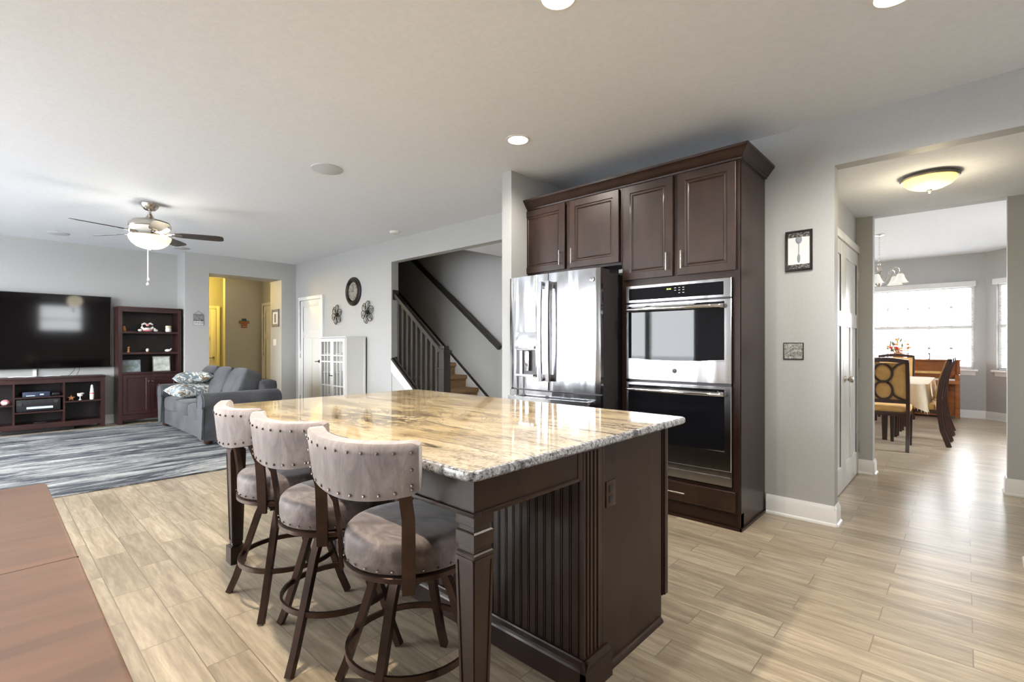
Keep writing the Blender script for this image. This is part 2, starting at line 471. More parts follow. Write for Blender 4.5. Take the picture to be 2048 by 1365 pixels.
    def xf(s, mtx, since=0):
        s.bm.verts.ensure_lookup_table()
        for v in s.bm.verts[since:]:
            v.co = mtx @ v.co
        return s
    def mark(s):
        return len(s.bm.verts)
    def build(s, name, mats, parent=None, w=False, loc=None, sharp=38):
        bm = s.bm
        bmesh.ops.remove_doubles(bm, verts=bm.verts, dist=1e-5)
        bmesh.ops.recalc_face_normals(bm, faces=bm.faces)
        off = Vector((0, 0, 0))
        if w and parent:
            q = parent
            while q:
                off += q.location; q = q.parent
        if loc: off = Vector(loc)
        if off.length:
            for v in bm.verts: v.co -= off
        me = bpy.data.meshes.new(name); bm.to_mesh(me); bm.free()
        for mm in (mats if isinstance(mats, (list, tuple)) else [mats]):
            me.materials.append(M[mm] if isinstance(mm, str) else mm)
        for p in me.polygons: p.use_smooth = True
        me.set_sharp_from_angle(angle=R(sharp))
        ob = bpy.data.objects.new(name, me); COL.objects.link(ob)
        if parent: ob.parent = parent
        if loc: ob.location = loc
        return ob

def tag(o, label=None, cat=None, group=None, kind=None):
    if label: o['label'] = label
    if cat: o['category'] = cat
    if group: o['group'] = group
    if kind: o['kind'] = kind
    return o
def thing(name, label, cat, loc=(0, 0, 0), rz=0, group=None):
    o = bpy.data.objects.new(name, None); COL.objects.link(o)
    o.empty_display_size = .1
    o.location = loc; o.rotation_euler = (0, 0, rz)
    return tag(o, label, cat, group)
def single(name, label, cat, mb, m_, loc, group=None, **k):
    return tag(mb.build(name, m_, loc=loc, **k), label, cat, group)
def struct(name, mb, m_, parent=None, **k):
    o = mb.build(name, m_, parent, **k)
    if not parent: o['kind'] = 'structure'
    return o
def dup(root, loc, rz, label, group=None):
    r_ = root.copy(); COL.objects.link(r_); r_.location = loc; r_.rotation_euler = (0, 0, rz)
    r_['label'] = label
    if group: r_['group'] = group
    for ch in list(root.children):
        c_ = ch.copy(); COL.objects.link(c_); c_.parent = r_
        for g in list(ch.children):
            d = g.copy(); COL.objects.link(d); d.parent = c_
    return r_
B = lambda *a, **k: MB().box(*a, **k)

# ================================================================== SETTING
CZ, HZ2 = 2.81, 2.487
struct('floor', B(-13.2, 2.8, -2.6, 13.0, -.12, 0), 'floor')
# ceilings
struct('ceiling', MB().prism([(-10.2, -2.6), (2.8, -2.6), (2.8, 3.98), (-3.0, 3.98), (-3.0, 4.12), (-9.55, 4.12), (-9.55, 2.3), (-10.2, 2.3)], 'z', CZ, CZ + .12), 'ceiling')
struct('ceiling', B(-.90, 1.7, 4.10, 5.80, HZ2, HZ2 + .1), 'ceiling')
struct('ceiling', B(-4.2, 2.2, 5.93, 11.6, CZ, CZ + .12), 'ceiling')
struct('ceiling', B(-13.2, -10.08, 1.6, 5.3, CZ, CZ + .1), 'ceiling')
struct('ceiling', B(-9.55, -3.0, 4.24, 5.42, 5.2, 5.3), 'ceiling')
struct('ceiling', B(-4.76, -3.09, 4.24, 5.3, HZ2, HZ2 + .1), 'ceiling')
# far wall with the fridge niche, header over the corridor opening
mb = B(-3.09, -.66, 3.98, 4.10, 0, CZ); mb.box(-.66, .27, 3.98, 4.10, HZ2, CZ); mb.box(.27, 2.8, 3.98, 4.10, 0, CZ)
struct('wall_kitchen', mb, 'wall')
struct('wall_stub', B(-3.09, -2.975, 3.2, 3.98, 0, CZ), 'wall')
struct('wall_stub', B(-3.09, -2.975, 4.10, 5.42, 0, 5.2), 'wall')
# clock wall with the stair opening
mb = B(-9.55, -6.27, 4.12, 4.24, 0, CZ); mb.box(-6.27, -3.09, 4.12, 4.24, HZ2, CZ)
mb.prism([(-6.27, 0), (-5.16, 0), (-5.16, .10), (-6.27, .955)], 'y', 4.13, 4.24)
mb.box(-9.55, -3.09, 4.125, 4.24, CZ, 5.2)
struct('wall_stairs', mb, 'wall')
struct('wall_stairwell', B(-9.6, -3.09, 5.3, 5.42, 0, 5.2), 'wall')
struct('wall_stairwell', B(-9.67, -9.55, 4.24, 5.42, 0, 5.2), 'wall')
struct('wall_stairwell', B(-4.80, -4.76, 4.24, 5.3, HZ2, 5.2), 'wall')
# television wall, jog and hallway opening
struct('wall_television', B(-10.15, -10.03, -2.5, 2.27, 0, CZ), 'wall')
mb = B(-10.15, -9.55, 2.27, 2.625, 0, CZ); mb.box(-10.08, -9.55, 2.625, 3.84, HZ2, CZ); mb.box(-10.08, -9.55, 3.84, 4.24, 0, CZ)
struct('wall_hallway', mb, 'wall')
struct('wall_hall_left', B(-13.0, -10.15, 2.0, 2.12, 0, CZ), 'wall')
struct('wall_hall_end', B(-13.0, -12.8, 2.12, 5.2, 0, CZ), 'wall')
struct('wall_hall_far', B(-13.0, -11.62, 5.1, 5.2, 0, CZ), 'wall')
struct('wall_hall_tan', B(-11.62, -11.5, 3.46, 5.2, 0, CZ), 'wall')
struct('wall_hall_right', B(-11.62, -10.08, 4.21, 4.33, 0, CZ), 'wall')
# kitchen side walls behind and beside the camera, with their windows
mb = MB()
ops = [(-9.5, -6.1, .5, 2.4), (-5.75, -3.75, 0.02, 2.15), (-2.0, -1.0, 1.25, 2.15)]
xs = -10.15
for a, b, z0, z1 in ops:
    mb.box(xs, a, -2.5, -2.38, 0, CZ); mb.box(a, b, -2.5, -2.38, z1, CZ)
    if z0 > .1: mb.box(a, b, -2.5, -2.38, 0, z0)
    xs = b
mb.box(xs, 2.8, -2.5, -2.38, 0, CZ)
struct('wall_back', mb, 'wall')
mb = B(2.6, 2.72, -2.38, 1.2, 0, CZ); mb.box(2.6, 2.72, 2.3, 3.98, 0, CZ); mb.box(2.6, 2.72, 1.2, 2.3, 0, 1.7); mb.box(2.6, 2.72, 1.2, 2.3, 2.6, CZ)
struct('wall_right', mb, 'wall')
def window_y(idx, x0, x1, z0, z1, y0, y1, nx, nz, rail=True):
    """window in a wall across Y, room side at y0"""
    w_ = thing('window_%d' % idx, None, None, ((x0 + x1) / 2, (y0 + y1) / 2, z0)); w_['kind'] = 'structure'
    ym = (y0 + y1) / 2; f = .045
    m_ = MB()
    m_.box(x0, x0 + f, ym - .03, ym + .03, z0, z1); m_.box(x1 - f, x1, ym - .03, ym + .03, z0, z1)
    m_.box(x0 + f, x1 - f, ym - .03, ym + .03, z0, z0 + f); m_.box(x0 + f, x1 - f, ym - .03, ym + .03, z1 - f, z1)
    if rail: m_.box(x0 + f, x1 - f, ym - .035, ym + .035, (z0 + z1) / 2 - .025, (z0 + z1) / 2 + .025)
    for i in range(1, nx):
        x = x0 + (x1 - x0) * i / nx; m_.box(x - .017, x + .017, ym - .012, ym + .012, z0 + f, z1 - f)
    for i in range(1, nz):
        z = z0 + (z1 - z0) * i / nz
        if abs(z - (z0 + z1) / 2) > .05 or not rail: m_.box(x0 + f, x1 - f, ym - .012, ym + .012, z - .012, z + .012)
    m_.build('window_frame', 'trim', w_, w=True)
    B(x0 + f, x1 - f, ym + .003, ym + .006, z0 + f, z1 - f).build('pane', 'glass', w_, w=True)
    return w_
window_y(1, -9.5, -6.1, .5, 2.4, -2.38, -2.5, 4, 2)
window_y(2, -2.0, -1.0, 1.25, 2.15, -2.38, -2.5, 4, 2)
w_ = window_y(3, -5.75, -3.75, .02, 2.15, -2.38, -2.5, 2, 1, False)
B(-4.80, -4.70, -2.49, -2.39, .05, 2.1).build('sliding_stile', 'trim', w_, w=True)
w_ = thing('window_4', None, None, (2.66, 1.75, 1.7)); w_['kind'] = 'structure'
mb = B(2.63, 2.69, 1.2, 1.245, 1.7, 2.6); mb.box(2.63, 2.69, 2.255, 2.3, 1.7, 2.6); mb.box(2.63, 2.69, 1.2, 2.3, 1.7, 1.745); mb.box(2.63, 2.69, 1.2, 2.3, 2.555, 2.6); mb.box(2.64, 2.68, 1.2, 2.3, 2.09, 2.12)
mb.build('window_frame', 'trim', w_, w=True)
B(2.662, 2.666, 1.245, 2.255, 1.745, 2.555).build('pane', 'glass', w_, w=True)
# corridor
mb = B(-.90, -.78, 4.10, 4.2, 0, CZ); mb.box(-.90, -.78, 5.81, 5.80 + .13, 0, CZ); mb.box(-.90, -.78, 4.2, 5.81, 2.13, CZ)
struct('wall_corridor', mb, 'wall')
mb = B(1.6, 1.72, 4.10, 5.80, 0, CZ)
struct('wall_corridor', mb, 'wall')
struct('wall_closet', B(-1.6, -1.5, 4.10, 5.93, 0, CZ), 'wall')
mb = B(-4.0, -.90, 5.80, 5.93, 0, CZ); mb.box(-.78, -.65, 5.80, 5.93, 0, CZ); mb.box(-.65, .26, 5.80, 5.93, HZ2, CZ); mb.box(.26, 2.2, 5.80, 5.93, 0, CZ)
struct('wall_dining_opening', mb, 'wall')
# dining room shell with the bay
DY = 11.45
mb = B(-4.0, -1.95, DY, DY + .14, 0, CZ); mb.box(-1.95, .12, DY, DY + .14, 0, .83); mb.box(-1.95, .12, DY, DY + .14, 2.27, CZ); mb.box(.12, .26, DY, DY + .14, 0, CZ)
struct('wall_dining_window', mb, 'wall')
mb = B(-4.12, -4.0, 5.8, 7.5, 0, CZ); mb.box(-4.12, -4.0, 9.5, DY + .14, 0, CZ); mb.box(-4.12, -4.0, 7.5, 9.5, 0, 1); mb.box(-4.12, -4.0, 7.5, 9.5, 2.2, CZ)  # unseen opening added here to let more daylight into the dining room
struct('wall_dining_left', mb, 'wall')
def bayM():
    return Matrix.Translation((.26, DY, 0)) @ Matrix.Rotation(R(-45), 4, 'Z')
mb = B(0, .17, 0, .14, 0, CZ); mb.box(.17, 1.15, 0, .14, 0, .83); mb.box(.17, 1.15, 0, .14, 2.27, CZ); mb.box(1.15, 1.7, 0, .14, 0, CZ)
mb.xf(bayM()); struct('wall_bay', mb, 'wall')
mb = B(1.46, 1.6, 5.93, 7.6, 0, CZ); mb.box(1.46, 1.6, 8.8, 10.25, 0, CZ); mb.box(1.46, 1.6, 7.6, 8.8, 0, 1); mb.box(1.46, 1.6, 7.6, 8.8, 2.1, CZ)  # unseen opening added on this side too, for a brighter dining room
struct('wall_dining_right', mb, 'wall')
w_ = window_y(5, -1.95, .12, .83, 2.27, DY, DY + .14, 7, 4)
mb = B(-1.99, .16, DY - .06, DY + .04, .80, .83, b=.004); mb.box(-1.96, .13, DY - .02, DY, .73, .80)
struct('window_sill', mb, 'trim', w_, w=True)
w_ = window_y(6, .17, 1.15, .83, 2.27, 0, .14, 3, 4)
bm_ = B(.13, 1.19, -.06, .04, .80, .83, b=.004); bm_.box(.16, 1.16, -.02, 0, .73, .80)
o = bm_.build('window_sill', 'trim', w_, w=True)
w_.location = bayM() @ w_.location; w_.rotation_euler = (0, 0, R(-45))
# baseboards
def baseb(name, pts, h=.135, t_=.016):
    """baseboard run along pts, sticking out to the left of the direction"""
    mb = MB()
    prof = [(0, 0), (t_ + .012, 0), (t_ + .010, .012), (t_, .02), (t_, h - .03), (t_ * .6, h - .012), (t_ * .4, h), (0, h)]
    for (a, b) in zip(pts, pts[1:]):
        a, b = Vector((*a, 0)), Vector((*b, 0)); d = (b - a).normalized(); n_ = Vector((-d.y, d.x, 0))
        e = d * .0
        vs = [a - e + n_ * p[0] + Vector((0, 0, p[1])) for p in prof] + [b + e + n_ * p[0] + Vector((0, 0, p[1])) for p in prof]
        k = len(prof)
        mb._new(vs, [tuple(range(k)), tuple(range(2 * k - 1, k - 1, -1))] + [(i, i + k, (i + 1) % k + k, (i + 1) % k) for i in range(k)])
    return struct(name, mb, 'trim')
baseb('baseboard_kitchen', [(-.645, 3.98), (-1.09, 3.98)])
baseb('baseboard_kitchen', [(-.66, 4.115), (-.66, 3.965)])
baseb('baseboard_kitchen', [(1.2, 3.98), (.255, 3.98)])
baseb('baseboard_kitchen', [(.27, 3.965), (.27, 4.115)])
baseb('baseboard_clock', [(-6.9, 4.12), (-8.40, 4.12)])
baseb('baseboard_clock', [(-5.3, 4.13), (-6.9, 4.12)])
baseb('baseboard_television', [(-10.03, 2.27), (-10.03, -2.38)])
baseb('baseboard_hallway', [(-9.55, 2.27), (-10.03, 2.27)])
baseb('baseboard_hallway', [(-9.55, 2.64), (-9.55, 2.255)])
baseb('baseboard_hallway', [(-9.55, 4.12), (-9.55, 3.825)])
baseb('baseboard_hallway', [(-9.54, 3.84), (-10.08, 3.84)])
baseb('baseboard_corridor', [(-.78 + .13, 5.80), (-.78, 5.80)])
baseb('baseboard_corridor', [(-.65, 5.945), (-.65, 5.785)])
baseb('baseboard_corridor', [(1.6, 5.80), (.245, 5.80)])
baseb('baseboard_corridor', [(.26, 5.785), (.26, 5.945)])
baseb('baseboard_dining', [(.26, DY), (-4.0, DY)])
baseb('baseboard_dining', [(1.44, DY - 1.18), (.26, DY)])
# doors: casing, slab with one wide upper and two tall lower panels
def door(idx, wd, ht, M4, knob_u, hinge_u, lever=False, style='nickel', cas=(1, 1)):
    d = thing('door_%d' % idx, None, None); d['kind'] = 'structure'
    c = MB(); cw = .07
    if cas[0]: c.box(-cw, -.004, -.034, 0, 0, ht + cw, b=.003)
    if cas[1]: c.box(wd + .004, wd + cw, -.034, 0, 0, ht + cw, b=.003)
    c.box(-.004 if cas[0] else 0, wd + (.004 if cas[1] else 0), -.034, 0, ht + .004, ht + cw, b=.003)
    c.build('casing', 'trim', d)
    s_ = B(0, wd, -.012, .0, .008, ht)
    st = .11; mid = ht * .66
    for (a, b, z0, z1) in ((0, st, .008, ht), (wd - st, wd, .008, ht), (st, wd - st, .008, .22), (st, wd - st, mid, mid + .13), (st, wd - st, ht - .12, ht), (wd / 2 - st / 2, wd / 2 + st / 2, .22, mid)):
        s_.box(a, b, -.022, -.010, z0, z1, b=.003)
    s_.build('door_slab', 'door', d)
    k_ = MB(); kz = .95
    knob_u = knob_u or 0; k_.cyl((knob_u, -.022, kz), (knob_u, -.030, kz), .03, .027, 18)
    if lever:
        k_.cyl((knob_u, -.014, kz), (knob_u, -.05, kz), .01); k_.tube([(knob_u, -.05, kz), (knob_u + (.11 if knob_u < wd / 2 else -.11), -.05, kz - .003)], .008)
    else:
        k_.lathe([(.009, .014), (.009, .03), (.024, .04), (.029, .055), (.024, .068), (.006, .072)], (knob_u, -.014, kz), 18, 'y')
    if knob_u > 0: k_.build('door_knob', style, d)
    for hz in (.25, ht / 2, ht - .22):
        B(hinge_u - .012, hinge_u + .012, -.030, -.006, hz - .045, hz + .045).build('hinge', 'nickel', d)
    d.matrix_world = M4
    return d
Tm = lambda x, y, a: Matrix.Translation((x, y, 0)) @ Matrix.Rotation(R(a), 4, 'Z')
# closet doors in the corridor (face +X at X=-.78): local x runs along +Y
door(1, .80, 2.13, Tm(-.785, 5.01, 90), .06, .798, cas=(0, 1))
door(2, .80, 2.13, Tm(-.785, 4.205, 90), 0, .002, cas=(1, 0))
door(3, .84, 2.08, Tm(-9.31, 4.12, 0), .78, .0, True, 'iron')
door(4, .78, 2.10, Tm(-11.38, 4.21, 0), .70, .0)
door(5, .76, 2.08, Tm(-12.8, 2.90, 90), .70, .0, True, 'nickel')

# outside: pale ground to bounce daylight, and a bare tree beyond the dining window
struct('ground', B(-60, 50, -60, 60, -.5, -.45), 'bounce_ground')['kind'] = 'structure'
tr_ = thing('bare_tree', 'bare deciduous tree standing outside the dining window', 'tree', (-1.35, 16.0, -.45))
mb = MB(); mb.tube([(0, 0, 0), (.02, 0, 1.2), (-.02, 0, 2.6), (0, 0, 4.2), (.03, 0, 6)], [.13, .11, .10, .08, .04], 10)
mb.build('trunk', 'bark', tr_)
for pts in ([(0, 0, 1.9), (.18, 0, 1.95), (.34, .05, 2.5), (.5, .1, 3.2)], [(0, 0, 2.0), (-.5, 0, 2.4), (-.9, .1, 3.1)], [(.0, 0, 2.5), (.25, 0, 3.0), (.3, .1, 3.9)], [(0, 0, 3.0), (-.4, 0, 3.5), (-.6, 0, 4.2)]):
    MB().tube(pts, [.05, .045, .035, .02][:len(pts)], 8).build('branch', 'bark', tr_)

# ================================================================== KITCHEN
PANEL = lambda st: [(0, -.02), (0, -.002), (.003, 0), (st, 0), (st + .006, -.007), (st + .016, -.007), (st + .020, -.003), (st + .027, -.009), (st + .028, -.010)]
def cab_door(name, x0, x1, z0, z1, yf, par, hx=None, hz=None, horiz=False, st=.055, label=None):
    d = MB().loops((x0, yf, z0), (1, 0, 0), (0, 0, 1), (0, -1, 0), x1 - x0, z1 - z0, PANEL(st)).build(name, 'espresso_door', par, w=True, sharp=20)
    if label: d['label'] = label
    if hx is not None:
        L = .065
        h = MB()
        ax = (1, 0, 0) if horiz else (0, 0, 1)
        a = Vector((hx, yf - .030, hz)); v = Vector(ax) * L
        h.cyl(a - v, a + v, .0058, n=12)
        for k in (-.7, .7):
            h.cyl(a + v * k, a + v * k + Vector((0, .031, 0)), .004, n=8)
        h.build('handle', 'nickel', d, w=True)
    return d

# --- tall oven cabinet
OC = thing('oven_cabinet', 'tall espresso cabinet housing the double wall oven', 'cabinet', (-1.545, 3.7, 0))
mb = B(-1.985, -1.965, 3.43, 3.975, 0, 2.49); mb.box(-1.12, -1.10, 3.43, 3.975, 0, 2.49)
mb.box(-1.965, -1.12, 3.955, 3.975, .12, 2.49); mb.box(-1.965, -1.12, 3.45, 3.955, 1.715, 1.735); mb.box(-1.965, -1.12, 3.45, 3.955, .26, .28); mb.box(-1.965, -1.12, 3.45, 3.955, 2.47, 2.49)
mb.build('carcass', 'espresso', OC, w=True)
mb = B(-1.985, -1.94, 3.425, 3.445, .11, 2.49); mb.box(-1.145, -1.10, 3.425, 3.445, .11, 2.49); mb.box(-1.94, -1.145, 3.425, 3.445, 1.706, 1.76); mb.box(-1.94, -1.145, 3.425, 3.445, 2.47, 2.49)
mb.box(-1.94, -1.145, 3.425, 3.445, .245, .282); mb.box(-1.94, -1.145, 3.425, 3.445, .11, .135); mb.box(-1.565, -1.527, 3.425, 3.445, 1.76, 2.47)
mb.build('face_frame', 'espresso', OC, w=True)
mb = B(-1.985, -1.10, 3.44, 3.5, 0, .11); mb.box(-1.985, -1.09, 3.420, 3.432, 0, .018); mb.box(-1.10, -1.088, 3.42, 3.975, 0, .018)
mb.build('toe_board', 'espresso', OC, w=True)
cab_door('cabinet_door', -1.965, -1.562, 1.752, 2.482, 3.405, OC, -1.602, 1.86)
cab_door('cabinet_door', -1.527, -1.122, 1.752, 2.482, 3.405, OC, -1.49, 1.86)
MB().loops((-1.965, 3.405, .122), (1, 0, 0), (0, 0, 1), (0, -1, 0), .84, .136, [(0, -.02), (0, -.002), (.003, 0), (.012, 0), (.016, -.002), (.02, -.002)]).build('drawer', 'espresso_door', OC, w=True)
dr = OC.children[-1]
h = MB(); h.cyl((-1.61, 3.375, .19), (-1.46, 3.375, .19), .0058, n=12)
for x in (-1.59, -1.48): h.cyl((x, 3.375, .19), (x, 3.406, .19), .004, n=8)
h.build('handle', 'nickel', dr, w=True)
# --- cabinet above the refrigerator
UC = thing('upper_cabinet', 'wide espresso two-door cabinet above the refrigerator', 'cabinet', (-2.5, 3.7, 1.885))
mb = B(-2.972, -1.988, 3.445, 3.975, 1.885, 2.49); mb.build('carcass', 'espresso', UC, w=True)
mb = B(-3.05, -1.988, 3.425, 3.445, 2.468, 2.49); mb.box(-3.05, -1.988, 3.425, 3.445, 1.885, 1.915); mb.box(-3.05, -3.02, 3.425, 3.445, 1.915, 2.468); mb.box(-2.53, -2.49, 3.425, 3.445, 1.915, 2.468)
mb.box(-2.005, -1.988, 3.425, 3.445, 1.915, 2.468)
mb.build('face_frame', 'espresso', UC, w=True)
# the stub wall ends at the cabinet's left side; face frame laps it
cab_door('cabinet_door', -3.035, -2.538, 1.905, 2.482, 3.405, UC, -2.578, 2.005)
cab_door('cabinet_door', -2.487, -2.008, 1.905, 2.482, 3.405, UC, -2.452, 2.005)
# --- crown moulding along both cabinets
def crown_ring():
    mb = MB()
    prof = [(0, 0), (.012, 0), (.014, .012), (.024, .018), (.034, .034), (.052, .056), (.060, .066), (.066, .070), (.068, .085), (0, .085)]
    path = [(-3.055, 3.425), (-1.098, 3.425), (-1.098, 3.975)]
    vs = []
    for i, (x, y) in enumerate(path):
        for o_, z in prof:
            dx, dy = [(0, -1), (1, -1), (1, 0)][i]
            vs.append((x + dx * o_, y + dy * o_, 2.49 + z))
    k = len(prof)
    fs = [tuple(range(k)), tuple(range(3 * k - 1, 2 * k - 1, -1))]
    for j in (0, 1):
        fs += [(j * k + i, (j + 1) * k + i, (j + 1) * k + (i + 1) % k, j * k + (i + 1) % k) for i in range(k)]
    mb._new(vs, fs); return mb
single('crown_moulding', 'dark espresso crown moulding capping the tall kitchen cabinets', 'moulding', crown_ring(), 'espresso', (-1.545, 3.425, 2.49))

# --- double wall oven
OV = thing('wall_oven', 'stainless steel double wall oven built into the tall cabinet', 'oven', (-1.545, 3.5, .285))
x0, x1 = -1.938, -1.147
B(x0 + .01, x1 - .01, 3.43, 3.94, .30, 1.695).build('oven_body', 'grey_steel', OV, w=True)
YF = 3.395
cp = MB().loops((x0, YF, 1.573), (1, 0, 0), (0, 0, 1), (0, -1, 0), x1 - x0, .130, [(0, -.035), (0, -.003), (.003, 0), ((.026, .05, .018, .022), 0), ((.028, .052, .02, .024), -.002)]).build('control_panel', 'steel', OV, w=True)
B(x0 + .028, x1 - .052, YF - .0004, YF + .002, 1.593, 1.679).build('control_glass', 'black_glass', cp, w=True)
mb = MB()
for i, x in enumerate((-1.535, -1.505, -1.475)):
    for j, z in enumerate((1.662, 1.645, 1.625)):
        if (i, j) != (0, 2): mb.box(x - .009, x + .005, YF - .0012, YF - .0003, z - .002, z + .002)
mb.build('button_legend', 'legend', cp, w=True)
mb = MB()
for i, x in enumerate((-1.602, -1.594, -1.584, -1.575)):
    mb.box(x, x + .0045, YF - .0012, YF - .0003, 1.652, 1.662)
mb.build('clock_digits', 'display', cp, w=True)
def oven_door(name, z0, z1, gz0, gz1, badge):
    d = MB().loops((x0, YF, z0), (1, 0, 0), (0, 0, 1), (0, -1, 0), x1 - x0, z1 - z0, [(0, -.03), (0, -.004), (.004, 0), ((.022, .045, gz0 - z0, z1 - gz1), 0), ((.024, .047, gz0 - z0 + .002, z1 - gz1 + .002), -.002)]).build(name, 'steel', OV, w=True)
    # black glass with a bowed lower edge
    n = 12; a, b = x0 + .024, x1 - .047
    pts = [(b, gz1 - .002), (a, gz1 - .002)] + [(a + (b - a) * i / n, gz0 + .012 - .014 * math.sin(PI * i / n)) for i in range(n + 1)]
    g = MB().prism(pts[::-1], 'y', YF - .001, YF + .003).build('oven_window', 'black_glass', d, w=True)
    h = MB(); hz = gz1 - .03
    h.tube([(a + .005, YF - .03, hz), (a + .02, YF - .052, hz), (a + .1, YF - .058, hz), ((a + b) / 2, YF - .062, hz), (b - .1, YF - .058, hz), (b - .02, YF - .052, hz), (b - .005, YF - .03, hz)], .015, 14)
    for x in (a + .008, b - .008): h.box(x - .012, x + .012, YF - .036, YF, hz - .016, hz + .016, b=.004)
    h.build('handle', 'chrome', d, w=True)
    if badge:
        bz = z0 + .075; bx = (x0 + x1) / 2 + .0
        q = MB().lathe([(.017, .0), (.017, .003), (.015, .005), (.013, .0035), (.002, .0035)], (bx, YF, bz), 24, 'y').build('round_badge', 'grey_steel', d, w=True)
    return d
du = oven_door('oven_door', .985, 1.563, 1.135, 1.545, True)
dl = oven_door('oven_door', .392, .965, .525, .945, False)
MB().loops((x0, YF + .012, .290), (1, 0, 0), (0, 0, 1), (0, -1, 0), x1 - x0, .098, [(0, -.02), (0, 0), ((.01, .01, .055, .012), 0), ((.012, .012, .06, .014), -.012)]).build('vent_trim', 'steel', OV, w=True)
def mono(name, parent, x, y, z, size, m_):
    """interlaced script monogram of two letters in raised line work"""
    mb = MB()
    g_ = [(math.cos(t) * .34 - .22, math.sin(t) * .62) for t in [R(a) for a in range(50, 330, 20)]] + [(.08, -.1), (-.16, -.08)]
    e_ = [(.52, .42), (.34, .6), (.16, .4), (.3, .08), (.14, -.2), (.2, -.5), (.42, -.58), (.56, -.34)]
    for q in (g_, e_):
        mb.tube([(x + a * size, y, z + b * size) for a, b in q], size * .07, 6)
    return mb.build(name, m_, parent, w=True)
for c_ in du.children:
    if c_.name.startswith('round_badge'): mono('monogram', du, (x0 + x1) / 2, YF - .005, 1.06, .012, 'chrome')

# --- refrigerator (french door)
FR = thing('refrigerator', 'stainless french-door refrigerator with water dispenser', 'refrigerator', (-2.485, 3.5, 0))
fx0, fx1, fy = -2.955, -2.018, 3.19
B(fx0 + .012, fx1 - .012, fy + .012, 3.92, .03, 1.81).build('case', 'grey_steel', FR, w=True)
B(fx0 + .02, fx0 + .08, 3.3, 3.85, 0, .03).build('foot', 'grey_steel', FR, w=True); B(fx1 - .08, fx1 - .02, 3.3, 3.85, 0, .03).build('foot', 'grey_steel', FR, w=True); B(fx1 - .1, fx1 - .01, 3.2, 3.30, 1.81, 1.835).build('hinge_cover', 'grey_steel', FR, w=True)
def bowed(xa, xb, za, zb, full=(fx0, fx1), dep=.055):
    n = 10; pts = []
    c_, hw = (full[0] + full[1]) / 2, (full[1] - full[0]) / 2
    for i in range(n + 1):
        x = xa + (xb - xa) * i / n; u = (x - c_) / hw
        y = fy - dep + .020 * u * u
        if i == 0: y += .006
        if i == n: y += .006
        pts.append((x, y))
    return MB().prism([(xa, fy + .008)] + pts + [(xb, fy + .008)], 'z', za, zb, smooth=True)
mid = -2.505
dL = bowed(fx0, mid - .004, .875, 1.835).build('left_door', 'steel_wavy', FR, w=True, sharp=50)
dR = bowed(mid + .004, fx1, .875, 1.835).build('right_door', 'steel_wavy', FR, w=True, sharp=50)
dF = bowed(fx0, fx1, .07, .862).build('freezer_drawer', 'steel_wavy', FR, w=True, sharp=50)
def fr_handle(par, x, z0, z1):
    yb = fy - .055
    m_ = MB().tube([(x, yb - .050, z0), (x, yb - .062, z0 + .2), (x, yb - .066, (z0 + z1) / 2), (x, yb - .062, z1 - .2), (x, yb - .050, z1)], 0, w=.034, t=.018, up=(0, 1, 0))
    for z in (z0 + .03, z1 - .03): m_.box(x - .012, x + .012, yb - .045, yb + .004, z - .028, z + .028, b=.004)
    return m_.build('handle', 'steel', par, w=True)
fr_handle(dL, mid - .038, .95, 1.765); fr_handle(dR, mid + .038, .95, 1.765)
m_ = MB().tube([(fx0 + .06, fy - .11, .80), (fx0 + .25, fy - .122, .80), (mid, fy - .13, .80), (fx1 - .25, fy - .122, .80), (fx1 - .06, fy - .11, .80)], 0, w=.018, t=.034)
for x in (fx0 + .09, fx1 - .09): m_.box(x - .02, x + .02, fy - .105, fy - .03, .788, .812, b=.003)
m_.build('handle', 'steel', dF, w=True)
ds = MB().loops((-2.862, fy - .052, .975), (1, 0, 0), (0, 0, 1), (0, -1, 0), .235, .385, [(0, -.01), (0, .004), (.004, .006), ((.008, .008, .02, .145), .006), ((.010, .010, .022, .147), -.0)]).build('dispenser', 'steel', dL, w=True)
mb = B(-2.85, -2.639, fy - .058, fy - .056, .997, 1.21); mb.build('dispenser_recess', 'grey_steel', dL, w=True)
mb = B(-2.80, -2.775, fy - .07, fy - .058, 1.0, 1.2); mb.box(-2.735, -2.69, fy - .085, fy - .058, 1.03, 1.2, b=.004); mb.box(-2.845, -2.645, fy - .082, fy - .058, .985, .999); mb.box(-2.85, -2.64, fy - .078, fy - .056, 1.215, 1.24, b=.004)
mb.build('dispenser_paddle', 'chrome', dL, w=True)
mb = MB().lathe([(.020, 0), (.020, .003), (.018, .004), (.002, .003)], (-2.085, fy - .044, 1.752), 24, 'y').build('round_badge', 'steel', dR, w=True)
mono('monogram', dR, -2.085, fy - .050, 1.752, .014, 'grey_steel')
single('white_box', 'small white box in the gap between refrigerator top and cabinet', 'box', B(-2.075, -2.035, 3.52, 3.60, 1.835, 1.865, b=.003), 'white_plastic', (-2.055, 3.56, 1.835))

